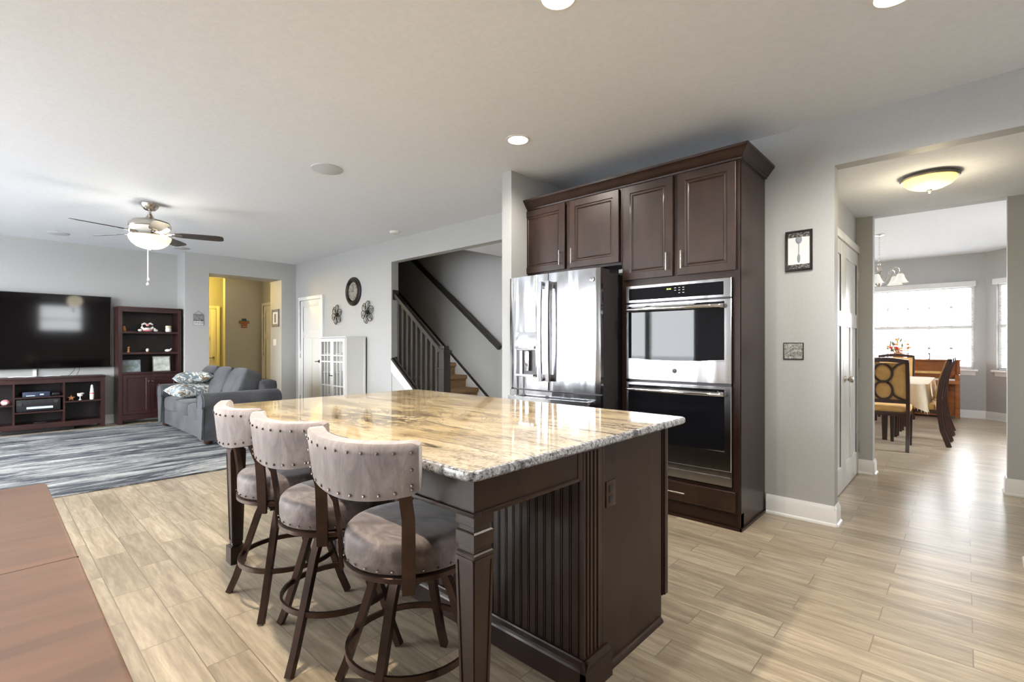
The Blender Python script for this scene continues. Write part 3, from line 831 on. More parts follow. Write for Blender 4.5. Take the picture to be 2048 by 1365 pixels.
# --- island
IS = thing('kitchen_island', 'dark espresso kitchen island with beadboard back and tapered legs', 'island', (-2.05, 1.6, 0))
mb = B(-3.14, -1.02, 1.48, 2.10, .10, .87); mb.box(-3.14, -1.02, 1.48, 2.05, 0, .10)
mb.build('cabinet_body', 'espresso', IS, w=True)
B(-1.02, -1.012, 1.602, 2.088, .006, .87).build('end_panel', 'espresso', IS, w=True)
mb = B(-3.14, -1.012, 2.10, 2.125, .105, .87); mb.box(-1.016, -1.006, 2.112, 2.145, .105, .87, b=.002)
mb.build('face_frame', 'espresso', IS, w=True)
mb = B(-1.02, -1.004, 1.462, 1.586, 0, .87)
for y in (1.484, 1.505, 1.530, 1.555): mb.box(-1.006, -1.000, y - .006, y + .006, .12, .86, b=.002)
mb.box(-1.014, -1.004, 1.588, 1.598, .006, .87)
mb.build('pilaster', 'espresso_door', IS, w=True)
# beadboard
mb = MB(); x = -3.14; pts = []
n = 52; wdt = (3.14 - 1.02) / n
prof = []
for i in range(n):
    xa = -3.14 + i * wdt
    prof += [(xa, 1.4675), (xa + .002, 1.4675), (xa + .004, 1.464), (xa + wdt - .010, 1.464), (xa + wdt - .009, 1.4675), (xa + wdt - .007, 1.4675), (xa + wdt - .006, 1.464), (xa + wdt - .002, 1.464), (xa + wdt - .001, 1.4675)]
prof += [(-1.02, 1.470), (-1.02, 1.482), (-3.14, 1.482)]
mb.prism(prof, 'z', .10, .87); mb.build('beadboard', 'espresso', IS, w=True)
def bm_profile(p0, p1, nrm, h=.115):
    mb = MB(); prof = [(0, 0), (.026, 0), (.026, h - .035), (.022, h - .028), (.020, h - .018), (.010, h - .006), (.008, h), (0, h)]
    a, b, n_ = Vector((*p0, 0)), Vector((*p1, 0)), Vector((*nrm, 0))
    vs = [a + n_ * p[0] + Vector((0, 0, p[1])) for p in prof] + [b + n_ * p[0] + Vector((0, 0, p[1])) for p in prof]; k = len(prof)
    mb._new(vs, [tuple(range(k)), tuple(range(2 * k - 1, k - 1, -1))] + [(i, i + k, (i + 1) % k + k, (i + 1) % k) for i in range(k)])
    return mb
mb = bm_profile((-3.14, 1.464), (-.980, 1.464), (0, -1)); mb.build('base_moulding', 'espresso', IS, w=True, sharp=15)
mb = bm_profile((-1.004, 1.438), (-1.004, 1.615), (1, 0)); mb.build('base_moulding', 'espresso', IS, w=True, sharp=15)
mb = MB().prism([(-1.012, 0), (-.994, 0), (-.996, .010), (-1.004, .018), (-1.012, .02)], 'y', 1.615, 2.075); mb.build('shoe_moulding', 'espresso', IS, w=True)
# apron
mb = B(-3.14, -1.008, .930, .955, .775, .87); mb.box(-1.033, -1.008, .955, 1.43, .775, .87); mb.box(-3.14, -3.115, .955, 1.46, .775, .87)
mb.box(-3.14, -1.000, .922, .955, .765, .777, b=.002); mb.box(-1.033, -1.000, .955, 1.43, .765, .777, b=.002)
mb.build('apron', 'espresso', IS, w=True)
mb = B(-1.04, -1.006, 1.43, 1.464, .765, .87); mb.build('apron_block', 'espresso', IS, w=True)
def island_leg(cx, cy):
    mb = MB(); w_ = .078
    def blk(z0, z1, w0, w1): mb.taper((cx, cy, z0), w0, w0, (cx, cy, z1), w1, w1)
    blk(.735, .766, w_, w_); blk(.731, .735, w_ - .012, w_)
    blk(.716, .731, w_ - .014, w_ - .014); blk(.712, .716, w_, w_ - .01); blk(.672, .712, w_, w_); blk(.668, .672, w_ - .012, w_)
    blk(.655, .668, w_ - .014, w_ - .014); blk(.651, .655, w_, w_ - .008)
    blk(.10, .651, .050, w_)
    blk(.095, .102, .080, .054); blk(.0, .095, .080, .080)
    # sunk panels on the four faces, as thin raised borders along the taper
    for (dx, dy) in ((0, -1), (1, 0), (0, 1), (-1, 0)):
        for s_ in (-1, 1):
            pt = []
            for z, ww in ((.13, .0525), (.63, .0765)):
                o_ = ww / 2
                tx, ty = -dy, dx
                pt.append((cx + dx * (o_ + .001) + tx * s_ * (o_ - .005), cy + dy * (o_ + .001) + ty * s_ * (o_ - .005), z))
            mb.tube(pt, 0, w=.009, t=.004, up=(dx, dy, 0))
        for z, ww in ((.125, .0525), (.635, .0765)):
            o_ = ww / 2; tx, ty = -dy, dx
            mb.tube([(cx + dx * (o_ + .001) + tx * s_ * (o_ - .002), cy + dy * (o_ + .001) + ty * s_ * (o_ - .002), z) for s_ in (-1, 1)], 0, w=.012, t=.004, up=(dx, dy, 0))
    return mb.build('leg', 'espresso_door', IS, w=True)
island_leg(-1.050, .972); island_leg(-3.085, .985)
mb = B(-1.0125, -1.008, 1.620, 1.688, .622, .722, b=.0015); ol = mb.build('outlet_plate', 'bronze', IS, w=True)
mb = MB()
for z in (.652, .692):
    mb.box(-1.008, -1.006, 1.638, 1.670, z - .014, z + .014, b=.001)
    for y in (1.647, 1.661): mb.box(-1.0062, -1.0055, y - .0015, y + .0015, z - .002, z + .008)
mb.build('receptacle', 'black', ol, w=True)
# worktop with rounded corners and eased edges
def rrect(x0, x1, y0, y1, r_, n=6):
    p = []
    for cx, cy, a0 in ((x1 - r_, y0 + r_, -90), (x1 - r_, y1 - r_, 0), (x0 + r_, y1 - r_, 90), (x0 + r_, y0 + r_, 180)):
        for i in range(n + 1):
            a = R(a0 + 90 * i / n); p.append((cx + r_ * math.cos(a), cy + r_ * math.sin(a)))
    return p
def slab(x0, x1, y0, y1, z0, z1, r_, e, top_slot=0, side_slot=1):
    mb = MB(); lv = [(0 + e, z0), (0, z0 + e), (0, z1 - e), (e * .35, z1 - e * .3), (e, z1), (e + .004, z1), (e + .008, z1)]
    vs = []; k = None
    for ins, z in lv:
        ring = rrect(x0 + ins, x1 - ins, y0 + ins, y1 - ins, max(r_ - ins, .001)); k = len(ring)
        vs += [(a, b, z) for a, b in ring]
    mb.slot = side_slot
    mb._new(vs, [tuple(range(k - 1, -1, -1))] + [(j * k + i, j * k + (i + 1) % k, (j + 1) * k + (i + 1) % k, (j + 1) * k + i) for j in range(len(lv) - 1) for i in range(k)])
    mb.slot = top_slot; n = len(lv) - 1
    mb._new(vs[n * k:], [tuple(range(k))])
    return mb
single('granite_countertop', 'cream and grey streaked granite countertop on the island', 'countertop', slab(-3.18, -.985, .900, 2.315, .870, .900, .035, .007), ['granite', 'granite_edge'], (-2.08, 1.6, .87))

# --- bar stools
def make_stool(label, grp):
    t_ = thing('bar_stool', label, 'stool', (0, 0, 0), 0, grp)
    # seat
    mb = MB().lathe([(.02, .528), (.205, .528), (.224, .533), (.228, .548), (.229, .600), (.226, .617), (.216, .629), (.195, .635), (.12, .640), (.0, .642)], (0, 0, 0), 40)
    mb.slot = 1
    for i in range(30):
        a = 2 * PI * i / 30; mb.ball((.230 * math.cos(a), .230 * math.sin(a), .545), .0048, n=6)
    st = mb.build('seat', ['suede_seat', 'nail'], t_)
    mb = MB().lathe([(.02, .505), (.225, .505), (.232, .510), (.232, .524), (.22, .530), (.02, .530)], (0, 0, 0), 40)
    mb.build('seat_ring', 'bronze', t_)
    mb = MB().lathe([(.09, .472), (.115, .476), (.115, .505), (.02, .507)], (0, 0, 0), 24); mb.box(-.13, .13, -.13, .13, .470, .480)
    mb.build('swivel_plate', 'bronze', t_)
    return t_, st
def back_of(t_):
    ha, z0, z1, yc = R(34.5), .780, .957, .150
    nA = 26; mb = MB(); vs = []
    # section: outer face leans back a little, top rolls over
    sec = [(.408, z0 + .006), (.414, z0), (.450, z0), (.456, z0 + .006), (.470, z1 - .03), (.470, z1 - .008), (.463, z1), (.420, z1 + .002), (.412, z1 - .006), (.406, z1 - .06)]
    for i in range(nA + 1):
        u = -1 + 2 * i / nA; a = -PI / 2 + u * ha; e = 1 - .10 * max(0, abs(u) - .97) / .03
        cz = (z0 + z1) / 2; lift = .012 * u * u
        for r_, z in sec:
            rr = .438 + (r_ - .438) * e
            vs.append((rr * math.cos(a), yc + rr * math.sin(a), cz + (z - cz) * e + lift + (.026 * u * u if z < cz else 0)))
    k = len(sec)
    fs = [tuple(range(k)), tuple(range((nA + 1) * k - 1, nA * k - 1, -1))]
    fs += [(j * k + i, j * k + (i + 1) % k, (j + 1) * k + (i + 1) % k, (j + 1) * k + i) for j in range(nA) for i in range(k)]
    mb._new(vs, fs); mb.slot = 1
    def nl(u, z, r_): 
        a = -PI / 2 + u * ha; mb.ball((r_ * math.cos(a), yc + r_ * math.sin(a), z + .012 * u * u), .0056, n=6)
    for i in range(11):
        u = -.93 + 1.86 * i / 10; nl(u, z1 - .026, .471); nl(u, z0 + .018 + .026 * u * u, .458)
    for u in (-.93, .93):
        for z in (z0 + .055, z0 + .10): nl(u, z, .464)
    mb.build('backrest', ['suede', 'nail'], t_, sharp=42)
    for s_ in (-1, 1):
        a = -PI / 2 + s_ * R(43); c_, n_ = math.cos(a), math.sin(a)
        pts = [(.238 * c_, .238 * n_, .478), (.241 * c_, .241 * n_, .56), (.247 * c_, .247 * n_, .64), (.260 * c_, .260 * n_, .72), (s_ * .200, -.226, .80), (s_ * .206, -.240, .86)]
        m_ = MB().tube(pts, 0, w=[.040, .042, .042, .040, .037, .034], t=.012, up=(c_, n_, 0))
        m_.box(-.01, .01, -.01, .01, -.01, .01)  # hidden fixing lug, moved below
        m_.bm.verts.ensure_lookup_table()
        for v in m_.bm.verts[-8:]: v.co += Vector((.222 * c_, .222 * n_, .495))
        m_.build('back_upright', 'bronze', t_)
def legs_of(t_, ang):
    for q in range(4):
        a = R(45 + 90 * q) + ang; c_, n_ = math.cos(a), math.sin(a)
        pts = [(.115 * c_, .115 * n_, .475), (.150 * c_, .150 * n_, .40), (.205 * c_, .205 * n_, .24), (.262 * c_, .262 * n_, .08), (.296 * c_, .296 * n_, .004)]
        MB().tube(pts, 0, w=[.030, .030, .028, .026, .026], t=.026, up=(c_, n_, 0)).build('leg', 'bronze', t_)
    n = 40
    MB().tube([(.222 * math.cos(2 * PI * i / n), .222 * math.sin(2 * PI * i / n), .205) for i in range(n)], 0, closed=True, w=.010, t=.022).build('foot_ring', 'bronze', t_)
G = 'suede bar stools along the island'
spots = [((-2.51, 1.045, 0), -3, 3, 'bar stool farthest from camera, beside the far island leg'),
         ((-1.985, 1.035, 0), 6, -24, 'middle bar stool of the three along the island'),
         ((-1.445, 1.035, 0), 9, -26, 'nearest bar stool, in front of the near island leg')]
for loc, rb, rl, lb in spots:
    t_, st = make_stool('taupe suede swivel ' + lb, G)
    back_of(t_); legs_of(t_, R(rl)); t_.location = loc; t_.rotation_euler = (0, 0, R(rb))

# --- switch plate, framed spoon print
mb = B(-.975, -.845, 3.972, 3.98, 1.143, 1.265, b=.002); sw = thing('switch_plate', 'square embossed pewter wall plate beside the oven cabinet', 'wall plate', (-.91, 3.976, 1.2))
mb.build('plate_rim', 'iron', sw, w=True); B(-.969, -.851, 3.969, 3.973, 1.149, 1.259).build('embossed_face', 'pewter', sw, w=True)
pf = thing('picture_frame', 'small dark lace-edged frame holding a grey spoon print', 'picture', (-.875, 3.965, 1.93))
x0_, x1_, z0_, z1_ = -.960, -.790, 1.782, 2.070
MB().loops((x0_, 3.98, z0_), (1, 0, 0), (0, 0, 1), (0, -1, 0), x1_ - x0_, z1_ - z0_, [(0, 0), (0, .016), (.003, .020), (.014, .016), (.016, .006), (.018, .006)]).build('frame', 'iron', pf, w=True)
B(x0_ + .015, x1_ - .015, 3.972, 3.975, z0_ + .045, z1_ - .045).build('print', 'paper', pf, w=True)
for z in (z0_ + .016, z1_ - .046):
    B(x0_ + .015, x1_ - .015, 3.968, 3.975, z, z + .03).build('lace_band', 'lace', pf, w=True)
mb = MB().ball((-.875, 3.971, 2.005), .021, .002, .030, n=14); mb.box(-.8775, -.8725, 3.970, 3.972, 1.90, 1.98); mb.ball((-.875, 3.971, 1.872), .010, .002, .032, n=12)
mb.build('spoon_drawing', 'sketch', pf, w=True)

# --- foreground wood table
TB = thing('wood_table', 'brown wooden table with plank top at the lower left', 'table', (-1.45, -.35, 0))
slab(-2.395, -.45, -.86, .148, .735, .76, .02, .005, 0, 0).build('tabletop', 'table_wood', TB, w=True)
for x in (-1.505,):
    B(x - .0012, x + .0012, -.85, .1475, .7585, .7604).build('leaf_seam', 'cherry_dark', TB, w=True)
mb = B(-2.30, -.55, -.76, -.735, .65, .735); mb.box(-2.30, -.55, .03, .055, .65, .735); mb.box(-2.30, -2.275, -.735, .03, .65, .735); mb.box(-.575, -.55, -.735, .03, .65, .735)
mb.build('apron', 'table_wood', TB, w=True)
for x in (-2.27, -.58):
    for y in (-.73, .025):
        MB().taper((x, y, 0), .045, .045, (x, y, .65), .07, .07).build('leg', 'table_wood', TB, w=True)

# ================================================================== LIGHTS AND CEILING
def recessed(x, y, label, on=50, r_=.075, ang=165, col=(1, .94, .85)):
    t_ = thing('recessed_light', label, 'ceiling light', (x, y, CZ), 0, 'recessed ceiling lights')
    MB().lathe([(r_ + .018, -.001), (r_ + .016, -.006), (r_, -.008), (r_ - .002, -.002), (r_ - .002, -.0005)], (0, 0, 0), 32).build('trim_ring', 'white_plastic', t_)
    MB().lathe([(r_ - .003, -.0035), (.001, -.0035), (.001, -.0025), (r_ - .003, -.0025)], (0, 0, 0), 32).build('diffuser', 'bulb', t_)
    l = lamp('recessed_lamp', (x, y, CZ - .03), on, col, .035, 'SPOT', ang, .6)
    return t_
recessed(-2.488, 2.751, 'round white recessed light nearest the top of the refrigerator cabinet')
recessed(-1.336, 1.745, 'round recessed light cut by the top edge above the refrigerator', 60)
recessed(-.231, 2.75, 'round recessed light at the top right, over the floor before the corridor', 120)
recessed(-1.86, .47, 'round recessed light above the bar stools', 265, ang=125, col=(1, .87, .70))
def disc(name, label, cat, x, y, r_, z=CZ, m_='grille'):
    mb = MB().lathe([(r_, 0), (r_, -.006), (r_ - .008, -.010), (.01, -.011)], (x, y, z), 40)
    return single(name, label, cat, mb, m_, (x, y, z))
disc('ceiling_speaker', 'large round white ceiling speaker between the fan and cabinets', 'speaker', -4.147, 2.061, .135)
disc('ceiling_speaker', 'small round ceiling speaker in front of the television wall, left', 'speaker', -9.30, .70, .12)
disc('ceiling_speaker', 'small round ceiling speaker above the sofa near the hallway jog', 'speaker', -9.25, 2.15, .12)
sd = thing('smoke_detector', 'round white smoke detector on ceiling near the stair wall', 'smoke detector', (-5.745, 3.83, CZ))
MB().lathe([(.07, 0), (.07, -.022), (.062, -.034), (.02, -.040), (.001, -.040)], (0, 0, 0), 28).build('body', 'white_plastic', sd)
MB().lathe([(.018, -.038), (.018, -.045), (.001, -.046)], (0, 0, 0), 16).build('vent_cap', 'white_plastic', sd)
# flush dome light in the corridor
fl = thing('flush_ceiling_light', 'amber glass flush-mount ceiling light glowing yellow in the corridor', 'ceiling light', (-.19, 4.68, HZ2))
MB().lathe([(.15, 0), (.165, -.012), (.172, -.024), (.165, -.032), (.15, -.034), (.14, -.03)], (0, 0, 0), 40).build('metal_rim', 'nickel', fl)
MB().lathe([(.158, -.028), (.150, -.050), (.125, -.075), (.085, -.094), (.04, -.105), (.001, -.108)], (0, 0, 0), 40).build('glass_dome', 'dome_glass', fl)
MB().lathe([(.001, -.104), (.016, -.108), (.014, -.116), (.006, -.122), (.008, -.130), (.001, -.134)], (0, 0, 0), 16).build('finial', 'nickel', fl)
lamp('corridor_lamp', (-.19, 4.68, HZ2 - .22), 6, (1, .84, .58), .10)
# ceiling fan
FX, FY = -6.589, 1.237
fan = thing('ceiling_fan', 'five-blade ceiling fan with nickel body and lit glass bowl', 'ceiling fan', (FX, FY, CZ))
MB().lathe([(.088, 0), (.088, -.012), (.075, -.045), (.050, -.075), (.03, -.082), (.013, -.084)], (0, 0, 0), 32).build('canopy', 'nickel', fan)
MB().cyl((0, 0, -.08), (0, 0, -.17), .012, n=12).build('downrod', 'nickel', fan)
MB().lathe([(.014, -.118), (.022, -.13), (.045, -.165), (.11, -.185), (.165, -.20), (.193, -.232), (.195, -.262), (.188, -.270), (.12, -.280), (.05, -.285)], (0, 0, 0), 40).build('motor_housing', 'nickel', fan)
MB().lathe([(.185, -.272), (.178, -.292), (.15, -.318), (.11, -.335), (.09, -.340)], (0, 0, 0), 40).build('upper_glass', 'shade_glass', fan)
MB().lathe([(.06, -.305), (.085, -.31), (.10, -.335), (.13, -.352), (.19, -.358), (.196, -.368), (.12, -.37)], (0, 0, 0), 40).build('light_fitter', 'nickel', fan)
MB().lathe([(.19, -.366), (.198, -.375), (.190, -.405), (.165, -.445), (.125, -.478), (.075, -.497), (.02, -.504)], (0, 0, 0), 40).build('glass_bowl', 'fan_glass', fan)
MB().lathe([(.001, -.500), (.022, -.504), (.018, -.512), (.006, -.518), (.001, -.520)], (0, 0, 0), 16).build('finial', 'nickel', fan)
for k in range(5):
    a = R(70 + 72 * k); c_, s_ = math.cos(a), math.sin(a)
    bl = MB()
    pts = []
    L0, L1 = .23, .70
    outline = [(L0, -.045), (.30, -.060), (.50, -.070), (.64, -.070), (.685, -.058), (.70, -.035), (.70, .035), (.685, .058), (.64, .070), (.50, .070), (.30, .060), (L0, .045)]
    bl.prism(outline, 'z', -.004, .004)
    bl.xf(Matrix.Rotation(a, 4, 'Z') @ Matrix.Translation((0, 0, -.328)) @ Matrix.Rotation(R(-12), 4, 'X'))
    b_o = bl.build('blade', 'fanblade', fan)
    ir = MB(); ir.box(.13, .30, -.022, .022, -.008, -.003, b=.002); ir.box(.12, .20, -.012, .012, -.02, .012, b=.002)
    ir.xf(Matrix.Rotation(a, 4, 'Z') @ Matrix.Translation((0, 0, -.328)) @ Matrix.Rotation(R(-12), 4, 'X'))
    ir.build('blade_iron', 'nickel', b_o)
for dx, L in ((-.012, .36), (.022, .31)):
    m_ = MB(); m_.cyl((dx, -.02, -.51), (dx, -.02, -.51 - L), .0022, n=6); m_.lathe([(.001, 0), (.009, -.012), (.013, -.026), (.008, -.036), (.001, -.038)], (dx, -.02, -.51 - L), 12)
    m_.build('pull_chain', 'white_plastic', fan)
lamp('fan_lamp', (FX, FY, CZ - .68), 8, (1, .88, .66), .12)
for k in range(3):
    lamp('fan_uplight', (FX + .215 * math.cos(R(34 + 120 * k)), FY + .215 * math.sin(R(34 + 120 * k)), CZ - .33), 3.0, (1, .93, .8), .03)

# ================================================================== LIVING ROOM
# rug
single('area_rug', 'large abstract blue-grey rug under sofa and in front of console', 'rug', slab(-9.45, -5.435, -1.5, 2.62, 0.0005, .012, .01, .003, 0, 0), 'rug', (-7.4, .5, 0))
# television
tv = thing('television', 'large flat black television above the media console', 'television', (-9.93, .40, .895))
MB().loops((-9.90, -.60, .897), (0, 1, 0), (0, 0, 1), (1, 0, 0), 1.96, 1.108, [(0, -.035), (0, -.004), (.003, 0), (.008, 0), (.009, -.001)]).build('bezel', 'black', tv, w=True)
B(-9.9015, -9.9005, -.590, 1.350, .908, 1.995).build('screen', 'screen', tv, w=True)
mb = B(-10.03, -9.935, .1, .7, 1.2, 1.7); mb.build('wall_mount', 'iron', tv, w=True)
# media console
XF = -9.60
CN = thing('media_console', 'long dark cherry media console with open cubbies under the television', 'console', (-9.8, .28, 0))
ya, yb = -.70, 1.245
mb = B(-10.01, XF + .012, ya - .01, yb + .006, .758, .785, b=.003); mb.build('top', 'cherry', CN, w=True)
for y in (ya, yb - .05):
    B(XF - .05, XF, y, y + .05, 0.012, .758).build('leg', 'cherry', CN, w=True); B(-10.0, -9.95, y, y + .05, 0, .758).build('leg', 'cherry', CN, w=True)
mb = B(XF - .022, XF - .002, ya + .05, yb - .05, .70, .758); mb.box(XF - .022, XF - .002, ya + .05, yb - .05, .06, .135)
mb.build('rail', 'cherry', CN, w=True)
B(-10.0, -9.988, ya + .05, yb - .05, .06, .758).build('back_panel', 'cherry_dark', CN, w=True)
mb = B(-9.988, XF - .02, ya + .02, ya + .04, .06, .758); mb.box(-9.988, XF - .02, yb - .04, yb - .02, .06, .758); mb.build('side_panel', 'cherry', CN, w=True)
for y in (-.25 + .005, .268, .782):
    B(-9.988, XF - .004, y - .01, y + .01, .13, .70).build('divider', 'cherry', CN, w=True)
B(-9.988, XF - .02, ya + .04, yb - .04, .115, .13).build('shelf', 'cherry', CN, w=True)
for a, b, z in ((.792, yb - .045, .425), (.278, .772, .513), (.278, .772, .305), (-.235, .258, .415), (ya + .045, -.255, .42)):
    B(-9.988, XF - .006, a, b, z - .02, z).build('shelf', 'cherry', CN, w=True)
# things in and on the console
e = thing('receiver', 'black stereo receiver with lit strip on the console middle shelf', 'receiver', (-9.75, .52, .305))
B(-9.93, -9.625, .292, .745, .312, .478, b=.004).build('body', 'black', e, w=True)
mb = B(-9.6252, -9.6235, .395, .665, .345, .375); mb.build('display', 'cyan', e, w=True)
mb = MB(); mb.lathe([(.022, 0), (.022, .014), (.001, .015)], (-9.625, .33, .415), 20, 'x'); mb.lathe([(.022, 0), (.022, .014), (.001, .015)], (-9.625, .70, .44), 20, 'x'); mb.build('knob', 'grey_steel', e, w=True)
mb = MB(); [mb.box(-9.90 + .0, -9.66, .31, .34, .305, .313), mb.box(-9.90, -9.66, .70, .73, .305, .313)]; mb.build('foot', 'black', e, w=True)
e = thing('disc_player', 'slim dark blue disc player on the console upper middle shelf', 'player', (-9.75, .5, .513))
B(-9.90, -9.635, .355, .635, .514, .582, b=.003).build('body', noisy('dark_blue_player', srgb(30, 38, 58), srgb(44, 54, 78), ns=3), e, w=True)
mb = B(-9.6352, -9.634, .39, .48, .525, .535); mb.box(-9.6352, -9.634, .53, .57, .535, .552); mb.build('display', 'cyan', e, w=True)
single('game_controller', 'small black device with cables beside the disc player', 'device', MB().cushion(-9.72, -9.64, .655, .745, .514, .565, .5), 'black', (-9.68, .70, .514))
def fig(name, label, cat, y, z, build, loc_x=-9.68, grp=None):
    t_ = thing(name, label, cat, (loc_x, y, z), 0, grp); build(t_); return t_
def bottle(t_):
    MB().lathe([(.022, 0), (.026, .01), (.026, .11), (.020, .135), (.022, .15), (.018, .175)], (0, 0, 0), 20).build('bottle_body', 'white_plastic', t_)
    MB().lathe([(.0272, .085), (.0272, .10), (.026, .10)], (0, 0, 0), 20).build('red_band', 'red', t_)
    MB().lathe([(.018, .172), (.014, .21), (.006, .222), (.001, .223)], (0, 0, 0), 20).build('cap', 'white_plastic', t_)
fig('spray_bottle', 'slim white bottle with red band on console right shelf', 'bottle', 1.10, .425, bottle)
def cup(t_):
    MB().lathe([(.020, 0), (.022, .006), (.006, .014), (.006, .05), (.03, .06), (.036, .10), (.034, .101), (.028, .066)], (0, 0, 0), 20).build('goblet', 'ceramic', t_)
    MB().ball((0, .02, .095), .02, .028, .014).build('shell', 'ceramic', t_)
fig('shell_goblet', 'white shell on a small goblet, middle of console right shelf', 'ornament', .965, .425, cup)
def star(t_):
    m_ = MB()
    pts = [((.045 if i % 2 == 0 else .018) * math.sin(PI * i / 5), (.045 if i % 2 == 0 else .018) * math.cos(PI * i / 5) + .040) for i in range(10)]
    m_.prism(pts[::-1], 'x', -.006, .006); m_.build('starfish', 'amber', t_)
fig('starfish', 'brown starfish standing on console right shelf', 'ornament', .865, .425, star)
def shell(t_):
    MB().ball((0, 0, .036), .04, .048, .042, n=16).build('shell_body', 'pink', t_); MB().ball((.03, 0, .03), .018, .03, .022).build('shell_lip', 'ceramic', t_)
fig('sea_shell', 'round pink seashell on console left shelf', 'shell', .19, .415, shell)
single('remote_control', 'small dark remote on the console bottom shelf', 'remote', MB().box(-9.72, -9.66, .47, .60, .13, .15, b=.005), 'iron', (-9.69, .53, .13))
single('cable_cover', 'short white cable channel below the television', 'cable cover', B(-10.028, -10.0, .475, .515, .785, .93), 'white_plastic', (-10.01, .495, .785))
mb = MB(); mb.tube([(-9.86, .22, .790), (-9.80, .30, .796), (-9.82, .40, .789), (-9.78, .50, .800), (-9.84, .58, .790), (-9.80, .66, .800), (-9.83, .76, .789)], .004, 6)
single('grey_cable', 'loose grey cable lying on the console top', 'cable', mb, 'white_plastic', (-9.82, .5, .785))
mb = MB()
mb.tube([(-9.95, .94, .93), (-9.93, .92, .86), (-9.90, .87, .80), (-9.88, .85, .789)], .003, 6); mb.tube([(-9.95, .98, .93), (-9.94, .98, .86), (-9.92, .95, .789)], .003, 6)
single('black_cables', 'thin dark cables hanging from the television to the console', 'cable', mb, 'iron', (-9.93, .94, .785))
single('dark_bin', 'low black box on the floor under the console', 'box', B(-9.95, -9.66, .15, .90, 0, .055, b=.01), 'black', (-9.8, .5, 0))

# bookshelf
XB = -9.62
BS = thing('bookshelf', 'tall dark cherry bookshelf with open shelves and lower doors', 'bookshelf', (-9.82, 1.82, 0))
y0, y1 = 1.405, 2.235
for a in (y0, y1 - .05):
    B(-10.0, XB, a, a + .05, 0, 1.825).build('side_post', 'cherry', BS, w=True)
B(-10.015, XB + .018, y0 - .012, y1 + .012, 1.825, 1.85, b=.003).build('top', 'cherry', BS, w=True)
B(-10.0, -9.988, y0 + .05, y1 - .05, .1, 1.825).build('back_panel', 'cherry_dark', BS, w=True)
B(XB - .02, XB - .002, y0 + .05, y1 - .05, 1.77, 1.825).build('rail', 'cherry', BS, w=True)
for z in (1.46, 1.13, .815): B(-9.988, XB - .006, y0 + .05, y1 - .05, z - .032, z).build('shelf', 'cherry', BS, w=True)
B(XB - .022, XB - .002, y0 + .05, y1 - .05, .07, .15).build('rail', 'cherry', BS, w=True)
for a, b, ky in ((y0 + .055, 1.806, 1.784), (1.810, y1 - .055, 1.832)):
    d = MB().loops((XB + .012, a, .155), (0, 1, 0), (0, 0, 1), (1, 0, 0), b - a, .622, [(0, -.018), (0, 0), (.05, 0), (.055, -.006), (.06, -.006)]).build('cabinet_door', 'cherry', BS, w=True)
    MB().lathe([(.005, 0), (.005, .012), (.011, .018), (.009, .026), (.001, .027)], (XB + .010, ky, .662), 14, 'x').build('knob', 'nickel', d, w=True)
def swanpair(t_):
    m_ = MB(); m_.ball((0, 0, .035), .045, .06, .035); m_.tube([(0, -.04, .04), (0, -.075, .07), (0, -.07, .115), (0, -.04, .135), (0, -.012, .12)], [.022, .018, .014, .016, .012], 10); m_.tube([(0, .04, .04), (0, .075, .07), (0, .07, .115), (0, .04, .135), (0, .012, .12)], [.022, .018, .014, .016, .012], 10)
    m_.build('figurine_body', 'ceramic', t_); MB().ball((.015, .0, .105), .02, .026, .02).build('pink_rose', 'pink', t_)
    MB().ball((.02, 0, .02), .04, .07, .018).build('pink_base', 'pink', t_)
fig('heart_figurine', 'pink and white heart-shaped figurine on the top shelf', 'figurine', 1.783, 1.46, swanpair)
fig('small_egg', 'small white egg left of the heart figurine on the top shelf', 'figurine', 1.687, 1.46, lambda t_: MB().ball((0, 0, .022), .022, .030, .022).build('egg_body', 'ceramic', t_))
def bird(t_):
    MB().ball((0, 0, .022), .022, .034, .022).build('bird_body', 'ceramic', t_); MB().ball((0, -.012, .045), .016, .016, .016).build('bird_head', 'ceramic', t_)
fig('small_bird', 'small white bird right of the heart figurine, top shelf', 'figurine', 1.892, 1.46, bird)
def jar(t_):
    MB().lathe([(.03, 0), (.040, .01), (.042, .045), (.034, .058), (.034, .062)], (0, 0, 0), 20).build('jar_body', 'ceramic', t_)
    MB().lathe([(.036, .060), (.040, .066), (.040, .100), (.034, .104), (.001, .105)], (0, 0, 0), 20).build('jar_lid', 'tablecloth', t_)
fig('ceramic_jar', 'squat white jar at the right end of the top shelf', 'jar', 2.065, 1.46, jar)
def brown(t_):
    MB().lathe([(.02, 0), (.028, .02), (.022, .06), (.012, .085), (.001, .09)], (0, 0, 0), 16).build('vase_body', 'amber', t_)
fig('brown_vase', 'small brown vase at the left end of the top shelf', 'vase', 1.490, 1.46, brown, -9.70)
def dog(t_):
    m_ = MB(); m_.lathe([(.018, 0), (.020, .01), (.012, .03), (.014, .05), (.010, .058)], (0, 0, 0), 14); m_.ball((0, 0, .074), .016); m_.build('statuette_body', 'amber', t_)
    MB().ball((.008, .010, .085), .006, .006, .010, n=8).build('ear', 'amber', t_)
fig('wooden_statuette', 'small amber statuette at left of the second shelf', 'figurine', 1.54, 1.13, dog)
fig('round_ornament', 'tiny white egg-shaped ornament centred on the second shelf', 'figurine', 1.783, 1.13, lambda t_: (MB().ball((0, 0, .034), .018, .022, .028).build('egg_body', 'ceramic', t_), MB().lathe([(.012, 0), (.014, .008), (.006, .010)], (0, 0, 0), 12).build('stand', 'amber', t_)))
